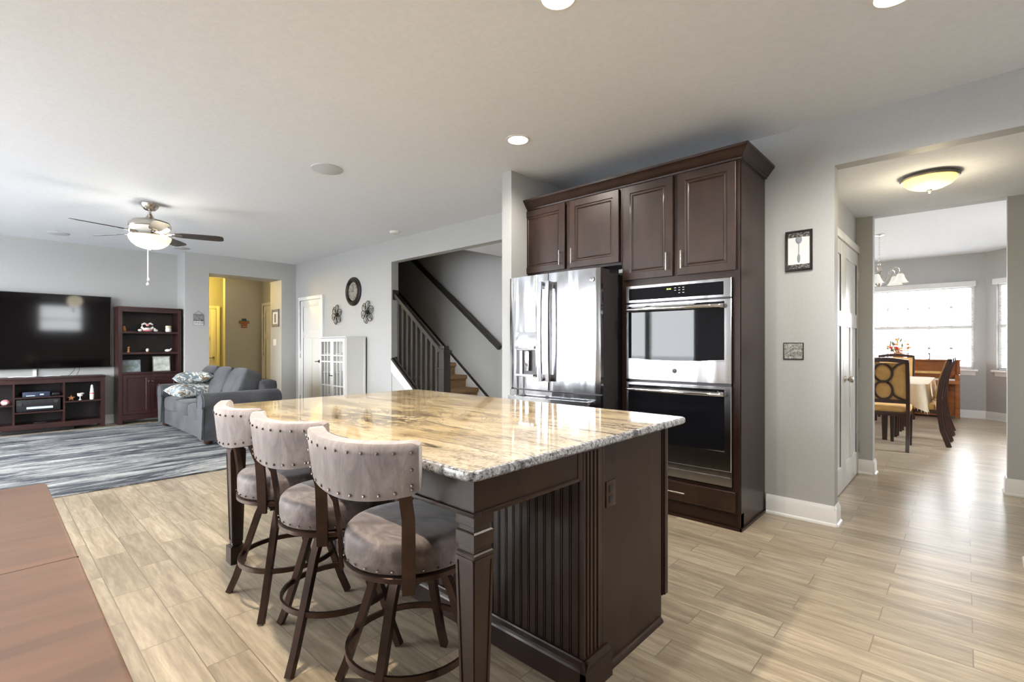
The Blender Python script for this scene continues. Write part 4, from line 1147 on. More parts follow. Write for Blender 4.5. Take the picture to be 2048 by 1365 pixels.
def duck(t_):
    MB().ball((0, 0, .026), .02, .045, .024).build('bird_body', 'ceramic', t_); MB().tube([(0, .03, .035), (0, .046, .055), (0, .058, .052)], [.013, .010, .005], 8).build('bird_head', 'ceramic', t_)
fig('white_dove', 'white bird ornament at right end of the second shelf', 'figurine', 2.06, 1.13, duck)
def stand_photo(label, y0_, y1_, z0_, z1_, m_, lean=.03):
    t_ = thing('photo_frame', label, 'photo frame', (-9.70, (y0_ + y1_) / 2, z0_))
    w_, h_ = y1_ - y0_, z1_ - z0_
    T_ = Matrix.Rotation(R(-8), 4, 'Y')
    MB().loops((0, -w_ / 2, 0), (0, 1, 0), (0, 0, 1), (1, 0, 0), w_, h_, [(0, -.012), (0, 0), (.010, 0), (.011, -.002)]).xf(T_).build('frame', 'frame_grey', t_)
    B(-.0018, -.0005, -w_ / 2 + .011, w_ / 2 - .011, .011, h_ - .011).xf(T_).build('photo', m_, t_)
stand_photo('landscape photo with a red accent at left of the lowest open shelf', 1.458, 1.70, .815, 1.012, 'photo_a')
stand_photo('pale portrait photo frame at right of the lowest open shelf', 1.86, 2.10, .815, 1.065, 'photo_b')

# sofa: long axis along X, faces -Y
SF = thing('sofa', 'grey microsuede three-seat sofa with rolled arms', 'sofa', (-8.0, 2.3, 0.012))
def U(mb, name, m_='sofa', sharp=180): return mb.build(name, m_, SF, w=True, sharp=sharp)
def soft(x0, x1, y0, y1, z0, z1, b): return MB().box(x0, x1, y0, y1, z0, z1, b=b)
sx0, sx1, sy0, sy1 = -9.10, -6.80, 1.80, 2.78
U(soft(sx0 + .1, sx1 - .1, sy0 + .05, sy1 - .04, .055, .30, .03), 'seat_base', sharp=40)
U(soft(sx0 + .16, sx1 - .16, sy1 - .26, sy1 - .02, .25, .77, .07), 'back_frame', sharp=60)
for sgn, xa in ((1, sx1), (-1, sx0)):
    n = 20; r_ = .125
    cxa = xa - sgn * .125
    pts = [(cxa - sgn * .085, .06)]
    arc = []
    for i in range(n + 1):
        a = R(-40 + 260 * i / n); arc.append((cxa + sgn * r_ * math.cos(a), .535 + r_ * math.sin(a) * .92))
    poly = [(cxa + sgn * .085, .06)] + arc + [(cxa - sgn * .085, .06)]
    mb = MB().prism(poly, 'y', sy0, sy1 - .03, smooth=True)
    bmesh.ops.bevel(mb.bm, geom=[e_ for e_ in mb.bm.edges if len(e_.link_faces) == 2 and any(len(f.verts) > 10 for f in e_.link_faces)], offset=.02, segments=3, affect='EDGES')
    o = mb.build('arm', 'sofa', SF, w=True, sharp=50)
    MB().tube([(p[0], sy0 - .001, p[1]) for p in poly[1:-1]], .005, 6).build('arm_piping', 'sofa', o, w=True)
wseat = (sx1 - .22 - (sx0 + .22)) / 3
for k in range(3):
    a = sx0 + .22 + k * wseat
    U(MB().cushion(a + .004, a + wseat - .004, sy0 + .02, sy1 - .22, .27, .475, .18), 'seat_cushion')
for k in range(3):
    a = sx0 + .20 + k * (wseat + .012)
    mb = MB().cushion(-.5 * wseat, .5 * wseat, -.14, .14, -.235, .235, .42)
    mb.xf(Matrix.Translation((a + wseat / 2, sy1 - .37, .690)) @ Matrix.Rotation(R(-22), 4, 'X'))
    bc = U(mb, 'back_cushion')
    pm = MB(); n = 30; q = []
    for i in range(n):
        t_ = 2 * PI * i / n
        q.append(Vector((wseat * .49 * math.copysign(abs(math.cos(t_)) ** .35, math.cos(t_)), -.02, .225 * math.copysign(abs(math.sin(t_)) ** .35, math.sin(t_)))))
for x, y in ((sx1 - .11, sy0 + .09), (sx0 + .15, sy0 + .09), (sx1 - .11, sy1 - .12), (sx0 + .15, sy1 - .12)):
    MB().lathe([(.03, 0), (.045, .008), (.055, .03), (.05, .06)], (x, y, .012), 18).build('bun_foot', 'chair_wood', SF, w=True)
def pillow(label, x, y, z, rz, tilt, s_=.46, th=.17):
    mb = MB(); n = 14; vs = []; fs = []
    for side in (1, -1):
        for j in range(n + 1):
            for i in range(n + 1):
                u, v = -1 + 2 * i / n, -1 + 2 * j / n
                e_ = max(0, (1 - u ** 4)) * max(0, (1 - v ** 4))
                k_ = 1 - .10 * (1 - abs(u)) * abs(v) ** 3
                k2 = 1 - .10 * (1 - abs(v)) * abs(u) ** 3
                vs.append((u * s_ / 2 * k2, v * s_ / 2 * k_, side * th / 2 * e_ ** .5 * (1 - .15 * (u * u + v * v))))
    N_ = (n + 1) ** 2
    for s2 in (0, 1):
        for j in range(n):
            for i in range(n):
                a = s2 * N_ + j * (n + 1) + i
                fs.append((a, a + 1, a + n + 2, a + n + 1) if s2 == 0 else (a, a + n + 1, a + n + 2, a + 1))
    mb._new(vs, fs, True); mb.xf(Matrix.Rotation(R(tilt[0]), 4, 'X') @ Matrix.Rotation(R(tilt[1]), 4, 'Y'))
    o = mb.build('throw_pillow', 'pillow', sharp=180); o.location = (x, y, z); o.rotation_euler = (0, 0, R(rz))
    tag(o, label, 'pillow', 'floral pillows stacked on the sofa')
pillow('lower floral throw pillow of the stack on the sofa', -8.42, 2.08, .580, 8, (3, 2), .54, .20)
pillow('upper floral throw pillow of the stack on the sofa', -8.40, 2.10, .765, -10, (0, -5), .50, .17)

# clock wall: clock, two metal flowers, curio cabinet
ck = thing('wall_clock', 'round black wall clock with layered rim above the white cabinet', 'clock', (-7.358, 4.12, 2.124))
MB().lathe([(.235, 0), (.235, .022), (.222, .034), (.208, .030), (.200, .044), (.186, .046), (.176, .034), (.168, .040), (.155, .030), (.150, .014), (.148, .006)], (0, 0, 0), 48, 'y').build('clock_rim', 'iron', ck)
MB().lathe([(.152, .008), (.152, .016), (.001, .016)], (0, 0, 0), 40, 'y').build('clock_face', noisy('aged_clock_face', srgb(96, 92, 86), srgb(150, 146, 138), ns=14, rough=.6), ck)
mb = MB()
for i in range(12):
    a = 2 * PI * i / 12; mb.box(-.004, .004, -.0185, -.0155, .105, .138)
    for v in list(mb.bm.verts)[-8:]:
        v.co = Matrix.Rotation(a, 4, 'Y') @ v.co
mb.box(-.003, .003, -.020, -.017, 0, .10); mb.box(-.06, 0, -.020, -.017, -.003, .003); mb.ball((0, -.018, 0), .012, .004, .012)
mb.build('clock_hands', 'iron', ck)
def metal_flower(label, x, z, s_, wire):
    t_ = thing('metal_flower', label, 'wall art', (x, 4.12, z), 0, 'metal flowers beside the clock')
    for k in range(6):
        a = 2 * PI * k / 6 + .3; m_ = MB()
        pts = []
        for i in range(18):
            b = 2 * PI * i / 18
            u = .098 + .075 * math.cos(b); v = .058 * math.sin(b) * (1 + .2 * math.cos(b)); dy = -.02 - .018 * math.sin(b / 2)
            pts.append((u * math.cos(a) - v * math.sin(a), dy, u * math.sin(a) + v * math.cos(a)))
        m_.tube([(p[0] * s_, p[1], p[2] * s_) for p in pts], .0052, 6, closed=True)
        for w_ in (-.35, 0, .35):
            q = [(.035 + .13 * i / 5, w_ * .07 * math.sin(PI * i / 5)) for i in range(6)]
            m_.tube([((u * math.cos(a) - v * math.sin(a)) * s_, -.022, (u * math.sin(a) + v * math.cos(a)) * s_) for u, v in q], .0028, 5)
        if wire:
            q = [(.09 + .035 * math.cos(t), .025 * math.sin(t)) for t in [2 * PI * i / 10 for i in range(10)]]
            m_.tube([((u * math.cos(a) - v * math.sin(a)) * s_, -.024, (u * math.sin(a) + v * math.cos(a)) * s_) for u, v in q], .0025, 5, closed=True)
        m_.build('petal', 'iron', t_)
    MB().lathe([(.030, 0), (.034, .02), (.026, .034), (.010, .038), (.001, .038)], (0, 0, 0), 16, 'y').build('flower_centre', 'iron', t_)
metal_flower('dark wire flower wall art left of the clock', -7.893, 1.765, .98, False)
metal_flower('dark wire flower wall art right of the clock', -6.912, 1.765, 1.04, True)
CC = thing('curio_cabinet', 'white curio cabinet with muntined glass doors against clock wall', 'cabinet', (-7.38, 3.93, 0))
cx0, cx1, cy0, cy1, cz = -7.80, -6.957, 3.765, 4.10, 1.36
mb = B(cx0, cx0 + .02, cy0, cy1, .06, cz); mb.box(cx0 + .02, cx1 - .02, cy1 - .012, cy1, .06, cz); mb.box(cx0 + .02, cx1 - .02, cy0, cy1 - .012, .06, .08)
mb.loops((cx1 - .02, cy0, .06), (0, 1, 0), (0, 0, 1), (1, 0, 0), cy1 - cy0, cz - .06, [(0, 0), (0, .02), ((.03, .03, .06, .04), .02), ((.033, .033, .063, .043), .014)])
mb.box(cx0, cx0 + .05, cy0, cy0 + .05, 0, .06); mb.box(cx1 - .05, cx1, cy0, cy0 + .05, 0, .06); mb.box(cx0, cx0 + .05, cy1 - .05, cy1, 0, .06); mb.box(cx1 - .05, cx1, cy1 - .05, cy1, 0, .06)
mb.build('carcass', 'trim', CC, w=True)
B(cx0 - .015, cx1 + .012, cy0 - .02, cy1, cz, cz + .018, b=.003).build('top', 'trim', CC, w=True)
for z in (.42, .80, 1.10): B(cx0 + .02, cx1 - .02, cy0 + .02, cy1 - .012, z, z + .012).build('shelf', 'trim', CC, w=True)
B(cx1 + .001, cx1 + .004, cy1 + .002, cy1 + .012, .02, cz).build('back_edge', 'iron', CC, w=True)
mc = (cx0 + cx1) / 2
for xa, xb, kx in ((cx0 + .01, mc - .002, mc - .03), (mc + .002, cx1 - .01, mc + .03)):
    m_ = MB(); f = .05; yf = cy0 - .018
    m_.box(xa, xa + f, yf, cy0, .08, cz - .01); m_.box(xb - f, xb, yf, cy0, .08, cz - .01); m_.box(xa + f, xb - f, yf, cy0, cz - .06, cz - .01); m_.box(xa + f, xb - f, yf, cy0, .08, .16)
    for z in (.60, .98, 1.08): m_.box(xa + f, xb - f, yf + .002, cy0 - .002, z - .010, z + .010)
    for k in (1, 2): x = xa + f + (xb - xa - 2 * f) * k / 3; m_.box(x - .008, x + .008, yf + .003, cy0 - .003, .16, cz - .06)
    d = m_.build('glass_door', 'trim', CC, w=True)
    B(xa + f, xb - f, cy0 - .008, cy0 - .006, .16, cz - .06).build('pane', 'glass', d, w=True)
    MB().lathe([(.004, 0), (.004, .012), (.011, .018), (.010, .026), (.001, .027)], (kx, yf, .76), 12, 'y').build('knob', 'iron', d, w=True)
for i, (x, z, h_, m_, lb) in enumerate(((-7.22, .432, .16, 'photo_b', 'grey vase on the curio lowest shelf, right half'), (-7.10, .812, .13, 'photo_a', 'dark vase on the curio middle shelf, right half'), (-7.25, .812, .18, 'frame_grey', 'tall grey vase on the curio middle shelf'), (-7.15, 1.112, .10, 'frame_grey', 'short grey vase on the curio top shelf'))):
    mb = MB().lathe([(.022, 0), (.036, h_ * .3), (.030, h_ * .7), (.016, h_ * .88), (.022, h_)], (x, 3.92, z), 16)
    single('vase', lb, 'vase', mb, m_, (x, 3.92, z))

# hallway ornaments
sg = thing('wall_sign', 'small hanging picture plaque on wall left of hallway opening', 'sign', (-9.55, 2.465, 1.69))
MB().loops((-9.55, 2.385, 1.585), (0, 1, 0), (0, 0, 1), (1, 0, 0), .158, .185, [(0, 0), (0, .010), (.004, .012), (.012, .012), (.013, .010)]).build('board', 'frame_grey', sg, w=True)
B(-9.5395, -9.5375, 2.398, 2.530, 1.655, 1.758).build('picture', noisy('dark_plaque_print', srgb(60, 62, 62), srgb(150, 152, 150), ns=22), sg, w=True)
mb = B(-9.5395, -9.537, 2.392, 2.536, 1.592, 1.648); mb.build('text_strip', 'paper', sg, w=True)
mb = MB()
for i, y in enumerate((2.405, 2.428, 2.452, 2.476, 2.500, 2.520)):
    mb.box(-9.5372, -9.5362, y, y + .012, 1.603 + .004 * (i % 2), 1.637)
mb.build('lettering_marks', 'frame_grey', sg, w=True)
MB().tube([(-9.545, 2.40, 1.770), (-9.540, 2.463, 1.828), (-9.545, 2.527, 1.770)], .0025, 6).build('hanger', 'iron', sg, w=True)
cr = thing('flag_cross', 'small striped wooden cross ornament on the tan hall wall', 'wall art', (-11.5, 3.83, 1.70))
navy = mat('navy_paint', srgb(60, 74, 80), .6); dred = mat('dark_red_paint', srgb(140, 56, 40), .6); gold = mat('ochre_paint', srgb(190, 130, 60), .6)
B(-11.499, -11.487, 3.785, 3.875, 1.775, 1.82).build('blue_block', navy, cr, w=True)
for z, w_, mm in ((1.755, .19, navy), (1.735, .22, gold), (1.715, .21, dred), (1.690, .10, gold), (1.668, .12, dred), (1.645, .08, gold), (1.622, .12, dred)):
    B(-11.499, -11.485, 3.83 - w_ / 2, 3.83 + w_ / 2, z, z + .016).build('slat', mm, cr, w=True)
pc = thing('hall_picture', 'grey framed upright picture inside the hallway opening', 'picture', (-9.81, 3.83, 1.765))
MB().loops((-9.975, 3.84, 1.600), (1, 0, 0), (0, 0, 1), (0, -1, 0), .33, .335, [(0, 0), (0, .016), (.003, .020), (.05, .012), (.052, .010)]).build('frame', 'frame_grey', pc, w=True)
B(-9.925, -9.695, 3.826, 3.8285, 1.652, 1.883).build('print', 'paper', pc, w=True)
B(-9.85, -9.77, 3.8245, 3.826, 1.68, 1.85).build('drawing', 'frame_grey', pc, w=True)
sw2 = thing('light_switch', 'white rocker light switch below the hall picture', 'switch', (-9.86, 3.836, 1.30))
B(-9.93, -9.79, 3.834, 3.84, 1.235, 1.36, b=.002).build('plate', 'white_plastic', sw2, w=True)
B(-9.885, -9.835, 3.830, 3.834, 1.26, 1.335, b=.002).build('rocker', 'white_plastic', sw2, w=True)
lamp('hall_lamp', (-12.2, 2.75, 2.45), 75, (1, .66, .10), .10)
lamp('hall_lamp', (-10.7, 3.1, 2.5), 5, (1, .82, .58), .10)

# ================================================================== STAIRS
ST = thing('staircase', 'tan carpeted staircase rising behind the dark railing', 'staircase', (-6.8, 4.77, 0))
run, rise = .27, .191
mb = MB(); prof = [(-5.11, 0)]
for k in range(13):
    x = -5.11 - k * run; z = (k + 1) * rise
    prof += [(x, z - .075), (x + .020, z - .070), (x + .036, z - .050), (x + .040, z - .030), (x + .034, z - .010), (x + .018, z)]
    if k < 12: prof += [(x - run, z)]
prof += [(-9.2, 13 * rise), (-9.2, 12 * rise), (-9.2, 0)]
mb.prism(prof[::-1], 'y', 4.26, 5.285); mb.build('carpeted_treads', 'carpet', ST, w=True)
# painted skirt with dark cap on the stairwell wall
sl = .7467
def zs(x): return .448 + (-5.414 - x) * sl
mb = MB().prism([(-4.95, 0), (-4.95, .06), (-5.0, zs(-5.0) - .02), (-8.9, zs(-8.9) - .02), (-8.9, zs(-8.9) - .30), (-5.2, 0)], 'y', 5.286, 5.299); mb.build('skirt_board', 'trim', ST, w=True)
mb = MB().tube([(-4.98, 5.286, zs(-4.98)), (-8.9, 5.286, zs(-8.9))], 0, w=.024, t=.03, up=(0, 0, 1)); mb.build('skirt_cap', 'black_wood', ST, w=True)
HR = thing('handrail', 'dark wall-mounted handrail sloping along the stairwell', 'handrail', (-6.2, 5.2, 1.9))
P0, P1 = (-5.09, 5.22, 1.200), (-7.5, 5.22, 2.95)
rl = MB(); d_ = Vector(P1) - Vector(P0)
rl.tube([P0, P1], 0, w=.055, t=.062, up=(0, 0, 1)); rl.build('rail', 'black_wood', HR, w=True)
for f in (.10, .93):
    p = Vector(P0) + d_ * f
    mb = B(p.x - .03, p.x + .03, 5.285, 5.299, p.z - .09, p.z - .02, b=.003); mb.tube([(p.x, 5.29, p.z - .06), (p.x, 5.24, p.z - .07), (p.x, 5.22, p.z - .03)], .009, 8); mb.build('bracket', 'iron', HR, w=True)
RL = thing('stair_railing', 'dark wooden stair railing with square balusters and newel post', 'railing', (-5.7, 4.19, 0))
yr = 4.185
nx = -5.115
def zc(x): return .618 + (-5.70 - x) * sl   # cap of the stringer
mb = MB(); mb.taper((nx, yr, .0), .115, .115, (nx, yr, .93), .115, .115); mb.box(nx - .066, nx + .066, yr - .066, yr + .066, .925, .945, b=.004); mb.taper((nx, yr, .945), .110, .110, (nx, yr, 1.15), .110, .110)
mb.box(nx - .072, nx + .072, yr - .072, yr + .072, 1.15, 1.178, b=.005); mb.taper((nx, yr, 1.178), .105, .105, (nx, yr, 1.205), .085, .085); mb.box(nx - .045, nx + .045, yr - .045, yr + .045, 1.20, 1.235, b=.006)
mb.build('newel_post', 'black_wood', RL, w=True)
tz = lambda x: 1.16 + (-5.17 - x) * .765
MB().tube([(-5.165, yr, tz(-5.165)), (-6.262, yr, tz(-6.262))], 0, w=.058, t=.055, up=(0, 0, 1)).build('top_rail', 'black_wood', RL, w=True)
B(-6.268, -6.250, yr - .05, yr + .05, tz(-6.26) - .075, tz(-6.26) + .075, b=.003).build('rosette', 'black_wood', RL, w=True)
MB().tube([(-5.165, yr, zc(-5.165)), (-6.268, yr, zc(-6.268))], 0, w=.145, t=.035, up=(0, 0, 1)).build('stringer_cap', 'black_wood', RL, w=True)
MB().tube([(-5.165, yr, zc(-5.165) + .03), (-6.25, yr, zc(-6.25) + .03)], 0, w=.05, t=.028, up=(0, 0, 1)).build('bottom_rail', 'black_wood', RL, w=True)
for k in range(9):
    x = -5.26 - k * .113
    mb = MB().taper((x, yr, zc(x) + .03), .042, .042, (x, yr, tz(x) - .02), .042, .042); mb.build('baluster', 'black_wood', RL, w=True)
mb = MB().prism([(-6.27, zc(-6.27) - .02), (-6.27, zc(-6.27) - .20), (-5.9, .60), (-5.17, .04), (-5.17, zc(-5.17) - .02)][::-1], 'y', 4.112, 4.13)
struct('trim_1', mb, 'trim')

# ================================================================== DINING ROOM
def make_dchair(label, grp):
    t_ = thing('dining_chair', label, 'chair', (0, 0, 0), 0, grp)
    w_ = .50; hw = w_ / 2
    # side stiles: rear leg sweeping up into the raked back
    def st_y(z):  # y of the stile at height z
        pts = [(0, -.33), (.2, -.268), (.45, -.235), (.6, -.238), (.8, -.262), (1.05, -.335)]
        for (z0, a), (z1, b) in zip(pts, pts[1:]):
            if z <= z1: return a + (b - a) * (z - z0) / (z1 - z0)
        return pts[-1][1]
    zsn = [0, .1, .2, .3, .45, .52, .6, .7, .8, .9, 1.0, 1.05]
    for s_ in (-1, 1):
        MB().tube([(s_ * (hw - .02), st_y(z), z) for z in zsn], 0, w=.036, t=.052, up=(0, 1, 0)).build('rear_leg', 'chair_wood', t_, sharp=60)
        MB().taper((s_ * (hw - .03), .22, 0), .032, .032, (s_ * (hw - .03), .22, .42), .05, .05).build('front_leg', 'chair_wood', t_)
    B(-hw + .01, hw - .01, -.235, .25, .40, .445, b=.004).build('seat_frame', 'chair_wood', t_)
    MB().cushion(-hw + .005, hw - .005, -.22, .255, .435, .525, .2).build('seat', 'mustard', t_, sharp=180)
    # upholstered back panel, open-work in front of it (seen from behind)
    vs = []; fs = []; n = 10
    for k in range(n + 1):
        z = .585 + (1.035 - .585) * k / n; y = st_y(z) + .005
        vs += [(-hw + .03, y - .003, z), (hw - .03, y - .003, z), (hw - .03, y + .035, z), (-hw + .03, y + .035, z)]
    for k in range(n):
        fs += [(4 * k + i, 4 * k + (i + 1) % 4, 4 * k + 4 + (i + 1) % 4, 4 * k + 4 + i) for i in range(4)]
    fs += [(3, 2, 1, 0), (4 * n, 4 * n + 1, 4 * n + 2, 4 * n + 3)]
    mb = MB(); mb._new(vs, fs); bp = mb.build('back_upholstery', 'mustard', t_)
    mb = MB()
    top = [(x, st_y(1.05) + .0, 1.045 + .028 * (1 - (x / hw) ** 2)) for x in [-hw + .01 + (w_ - .02) * i / 10 for i in range(11)]]
    mb.tube(top, 0, w=.045, t=.05, up=(0, 0, 1)); mb.build('top_rail', 'chair_wood', t_, sharp=60)
    mb = MB().tube([(-hw + .02, st_y(.575), .575), (hw - .02, st_y(.575), .575)], 0, w=.04, t=.042, up=(0, 0, 1)); mb.build('lower_rail', 'chair_wood', t_)
    mb = MB()
    for cz_ in (.915, .705):
        q = []
        for i in range(24):
            a = 2 * PI * i / 24; z = cz_ + .108 * math.sin(a); q.append((.088 * math.cos(a), st_y(z) - .012, z))
        mb.tube(q, 0, closed=True, w=.024, t=.022, up=(0, 1, 0))
    for s_ in (-1, 1):
        for pts in ([(.088, .93), (.10, .97), (.135, 1.01), (.19, 1.04)], [(.088, .69), (.10, .65), (.14, .62), (.22, .59)]):
            mb.tube([(s_ * u, st_y(z) - .012, z) for u, z in pts], 0, w=.022, t=.020, up=(0, 1, 0))
    mb.build('ring_fretwork', 'chair_wood', t_, sharp=60)
    return t_
GD = 'ring-back dining chairs'
c0 = make_dchair('ring-back dining chair at the near end of the dining table', GD)
c0.location = (-.72, 7.60, 0)
for (x, y, rz, lb) in ((-.47, 8.19, 90, 'ring-back dining chair on the right side, nearest to corridor'), (-.46, 8.75, 90, 'middle ring-back dining chair on the table right side'), (-.45, 9.33, 90, 'ring-back dining chair on the right side, nearest to piano'), (-.86, 10.22, 180, 'dining chair at the far end of the table by the piano')):
    dup(c0, (x, y, 0), R(rz), lb, GD)
DT = thing('dining_table', 'dining table hidden under a fringed cream cloth', 'table', (-1.0, 8.85, 0))
slab(-1.27, -.36, 7.93, 9.78, .72, .752, .10, .004, 0, 0).build('tabletop', 'chair_wood', DT, w=True)
for x in (-1.17, -.775):
    for y in (8.06, 9.65): MB().taper((x, y, 0), .05, .05, (x, y, .72), .08, .08).build('leg', 'chair_wood', DT, w=True)
# cloth: top plus wavy drop with pointed corners
def cloth():
    mb = MB(); ring = rrect(-1.285, -.335, 7.915, 9.795, .13, 8); N_ = len(ring); cx, cy = -.81, 8.855
    pts = []
    for i in range(N_):
        a, b = Vector(ring[i]), Vector(ring[(i + 1) % N_]); k = max(1, int((b - a).length / .03))
        for j in range(k): pts.append(a + (b - a) * j / k)
    n = len(pts); vs = []; rows = 7
    for r_ in range(rows + 1):
        for i, p in enumerate(pts):
            p0, p1 = pts[i - 1], pts[(i + 1) % n]; tn = (p1 - p0).normalized(); nr = Vector((tn.y, -tn.x))
            corner = max(0, 1 - min((p - Vector(q)).length for q in ((-1.25, 7.95), (-.37, 7.95), (-.37, 9.76), (-1.25, 9.76))) / .24)
            drop = .19 + .16 * corner
            f = r_ / rows; wv = math.sin(i * .55) * .014 * f + math.sin(i * .21 + 1) * .012 * f
            q = p + nr * (.004 + wv + .018 * f)
            vs.append((q.x, q.y, .757 - drop * f if r_ else .757))
    fs = [tuple(range(n))] + [(r_ * n + i, r_ * n + (i + 1) % n, (r_ + 1) * n + (i + 1) % n, (r_ + 1) * n + i) for r_ in range(rows) for i in range(n)]
    mb._new(vs, fs, True)
    fr_ = MB()
    for i in range(0, n, 1):
        v = Vector(vs[rows * n + i]); fr_.cyl(v, v - Vector((0, 0, .03)), .0035, .002, n=5)
    return mb, fr_
cl, fr_ = cloth()
TC = thing('tablecloth', 'cream fringed cloth draped over the dining table', 'tablecloth', (-1.0, 8.85, .757))
o = cl.build('cloth', 'tablecloth', TC, w=True, sharp=70); fr_.build('fringe', 'tablecloth', TC, w=True)
# piano
PN = thing('upright_piano', 'walnut upright piano under the dining room window', 'piano', (-.80, 11.15, 0))
px0, px1, py0, py1 = -1.52, -.06, 10.98, 11.36
for x in (px0, px1 - .035): B(x, x + .035, py0 - .0, py1, .04, .98).build('side_panel', 'piano_wood', PN, w=True)
B(px0 - .015, px1 + .015, py0 - .02, py1 + .01, .98, 1.0, b=.004).build('lid', 'piano_wood', PN, w=True)
B(px0 + .035, px1 - .035, py0 + .06, py0 + .085, .12, .98).build('front_panel', 'piano_wood', PN, w=True)
B(px0 + .035, px1 - .035, py0 + .085, py1, .05, .12).build('bottom_board', 'piano_wood', PN, w=True)
B(px0, px1, py0 - .18, py0 + .06, .60, .66, b=.004).build('key_bed', 'piano_wood', PN, w=True)
for x in (px0, px1 - .06):
    B(x, x + .06, py0 - .17, py0 - .11, .04, .60, b=.004).build('front_leg', 'piano_wood', PN, w=True)
    B(x, x + .06, py0 - .18, py0, .66, .76, b=.01).build('key_block', 'piano_wood', PN, w=True)
mb = MB(); kw = (px1 - px0 - .12) / 52
for i in range(52): mb.box(px0 + .06 + i * kw + .0006, px0 + .06 + (i + 1) * kw - .0006, py0 - .165, py0 - .02, .66, .682)
mb.build('white_keys', 'white_plastic', PN, w=True)
mb = MB()
for i in range(51):
    if i % 7 in (0, 2, 3, 5, 6): mb.box(px0 + .06 + (i + 1) * kw - .006, px0 + .06 + (i + 1) * kw + .006, py0 - .115, py0 - .02, .682, .692)
mb.build('black_keys', 'black', PN, w=True)
B(px0 + .2, px1 - .2, py0 - .0, py0 + .012, .76, .80).xf(Matrix.Identity(4)).build('music_shelf', 'mustard', PN, w=True)
mb = B(-.80, -.44, 11.10, 11.115, 1.0, 1.008); mb.box(-.80, -.44, 11.10, 11.112, 1.088, 1.10); mb.box(-.80, -.790, 11.10, 11.112, 1.008, 1.088); mb.box(-.450, -.44, 11.10, 11.112, 1.008, 1.088)
single('music_stand', 'small open black metal frame standing on the piano lid', 'stand', mb, 'iron', (-.62, 11.106, 1.0))
FL = thing('flower_arrangement', 'red and orange flower arrangement standing on the piano', 'flowers', (-.87, 11.05, 1.0))
MB().lathe([(.05, 0), (.075, .02), (.085, .07), (.07, .11), (.06, .115)], (0, 0, 0), 20).build('bowl', 'amber', FL)
rng = random.Random(3)
for nm, mm, cnt in (('red_bloom', 'red', 9), ('orange_bloom', 'orange', 8), ('cream_bloom', 'yellow', 8), ('leaf', 'leaf', 16)):
    for k in range(cnt):
        a = rng.uniform(0, 2 * PI); rr = rng.uniform(.02, .17) ; z = .13 + rng.uniform(0, .28) * (1 - rr / .24) + .02
        if nm == 'red_bloom': z = .13 + rng.uniform(0, .08)
        x, y = rr * math.cos(a), rr * .6 * math.sin(a); m_ = MB()
        m_.cyl((x * .3, y * .3, .09), (x, y, z), .0025, n=5)
        if nm == 'leaf':
            m_.ball((x, y, z), .010, .022, .035, n=8)
        else:
            for q in range(5):
                b = 2 * PI * q / 5; m_.ball((x + .014 * math.cos(b), y + .010 * math.sin(b), z), .014, .010, .012, n=8)
            m_.ball((x, y, z + .006), .010, n=8)
        m_.build(nm, mm, FL)
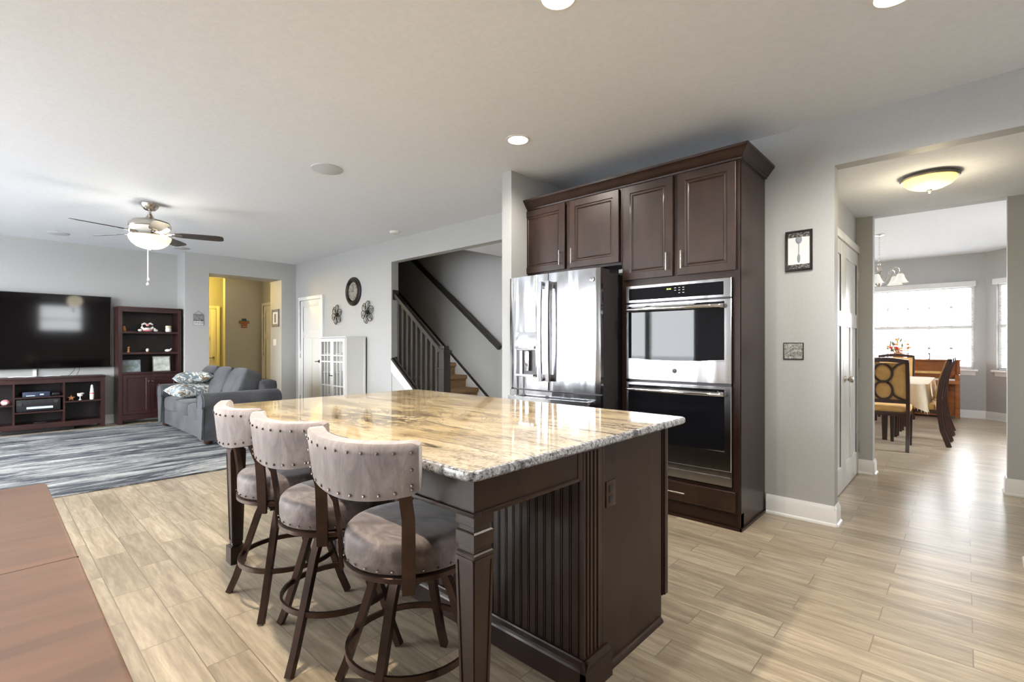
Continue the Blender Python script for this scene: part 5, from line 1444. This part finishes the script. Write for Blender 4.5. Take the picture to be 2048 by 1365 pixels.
# blinds and valances
for (wx0, wx1, nm, lab, M_) in ((-1.93, .10, 'dining', 'wide white horizontal blind on the main dining window', None), (.19, 1.13, 'bay', 'narrow white horizontal blind on the angled bay window', 'b')):
    yb_ = DY + .012 if M_ is None else .012
    t_ = thing('window_blind', lab, 'blind', (0, 0, 0))
    m_ = MB()
    for k in range(29):
        z = .865 + k * .0475
        m_.tube([(wx0, yb_ + .022, z), (wx1, yb_ + .022, z)], 0, w=.046, t=.0022, up=(0, math.sin(R(8)), math.cos(R(8))))
    if M_: m_.xf(bayM())
    m_.build('slats', 'blind', t_)
    m_ = MB()
    for i in range(4 if M_ is None else 2):
        x = wx0 + .2 + (wx1 - wx0 - .4) * i / (3 if M_ is None else 1)
        m_.cyl((x, yb_ + .0, .84), (x, yb_ + .0, 2.22), .0016, n=5)
    m_.box(wx0, wx1, yb_ + .005, yb_ + .04, .835, .852)
    if M_: m_.xf(bayM())
    m_.build('ladder_cords', 'blind', t_)
    m_ = B(wx0 - .035, wx1 + .035, (DY if M_ is None else 0) - .06, (DY if M_ is None else 0) - .001, 2.245, 2.335, b=.004)
    if M_: m_.xf(bayM())
    m_.build('valance', 'trim', t_)
# chandelier
CH = thing('chandelier', 'nickel chandelier with frosted white bell shades in the dining room', 'chandelier', (-.89, 8.62, CZ))
MB().lathe([(.06, 0), (.062, -.010), (.02, -.022), (.006, -.024)], (0, 0, 0), 24).build('canopy', 'nickel', CH)
m_ = MB()
for k in range(13):
    z = -.03 - k * .030; q = [(.008 * math.cos(2 * PI * i / 8) * (k % 2), .008 * math.cos(2 * PI * i / 8) * (1 - k % 2), z + .019 * math.sin(2 * PI * i / 8)) for i in range(8)]
    m_.tube(q, .0018, 5, closed=True)
m_.build('chain', 'nickel', CH)
MB().lathe([(.006, -.40), (.02, -.42), (.012, -.45), (.03, -.50), (.034, -.56), (.02, -.62), (.03, -.66), (.026, -.70), (.008, -.74), (.001, -.745)], (0, 0, 0), 24).build('column', 'nickel', CH)
for k in range(5):
    a = R(-20 + 72 * k); c_, s_ = math.cos(a), math.sin(a)
    pr = [(.03, -.66), (.08, -.69), (.12, -.62), (.15, -.52), (.20, -.485), (.245, -.51), (.255, -.56)]
    arm = MB().tube([(r_ * c_, r_ * s_, z) for r_, z in pr], .006, 8).build('arm', 'nickel', CH)
    MB().lathe([(.008, -.555), (.026, -.565), (.026, -.59), (.02, -.592)], (.255 * c_, .255 * s_, 0), 16).build('socket', 'nickel', arm)
    MB().lathe([(.028, -.585), (.040, -.60), (.055, -.65), (.078, -.695), (.092, -.705), (.088, -.706), (.070, -.694), (.045, -.64), (.026, -.60)], (.255 * c_, .255 * s_, 0), 24).build('shade', 'shade_glass', arm)
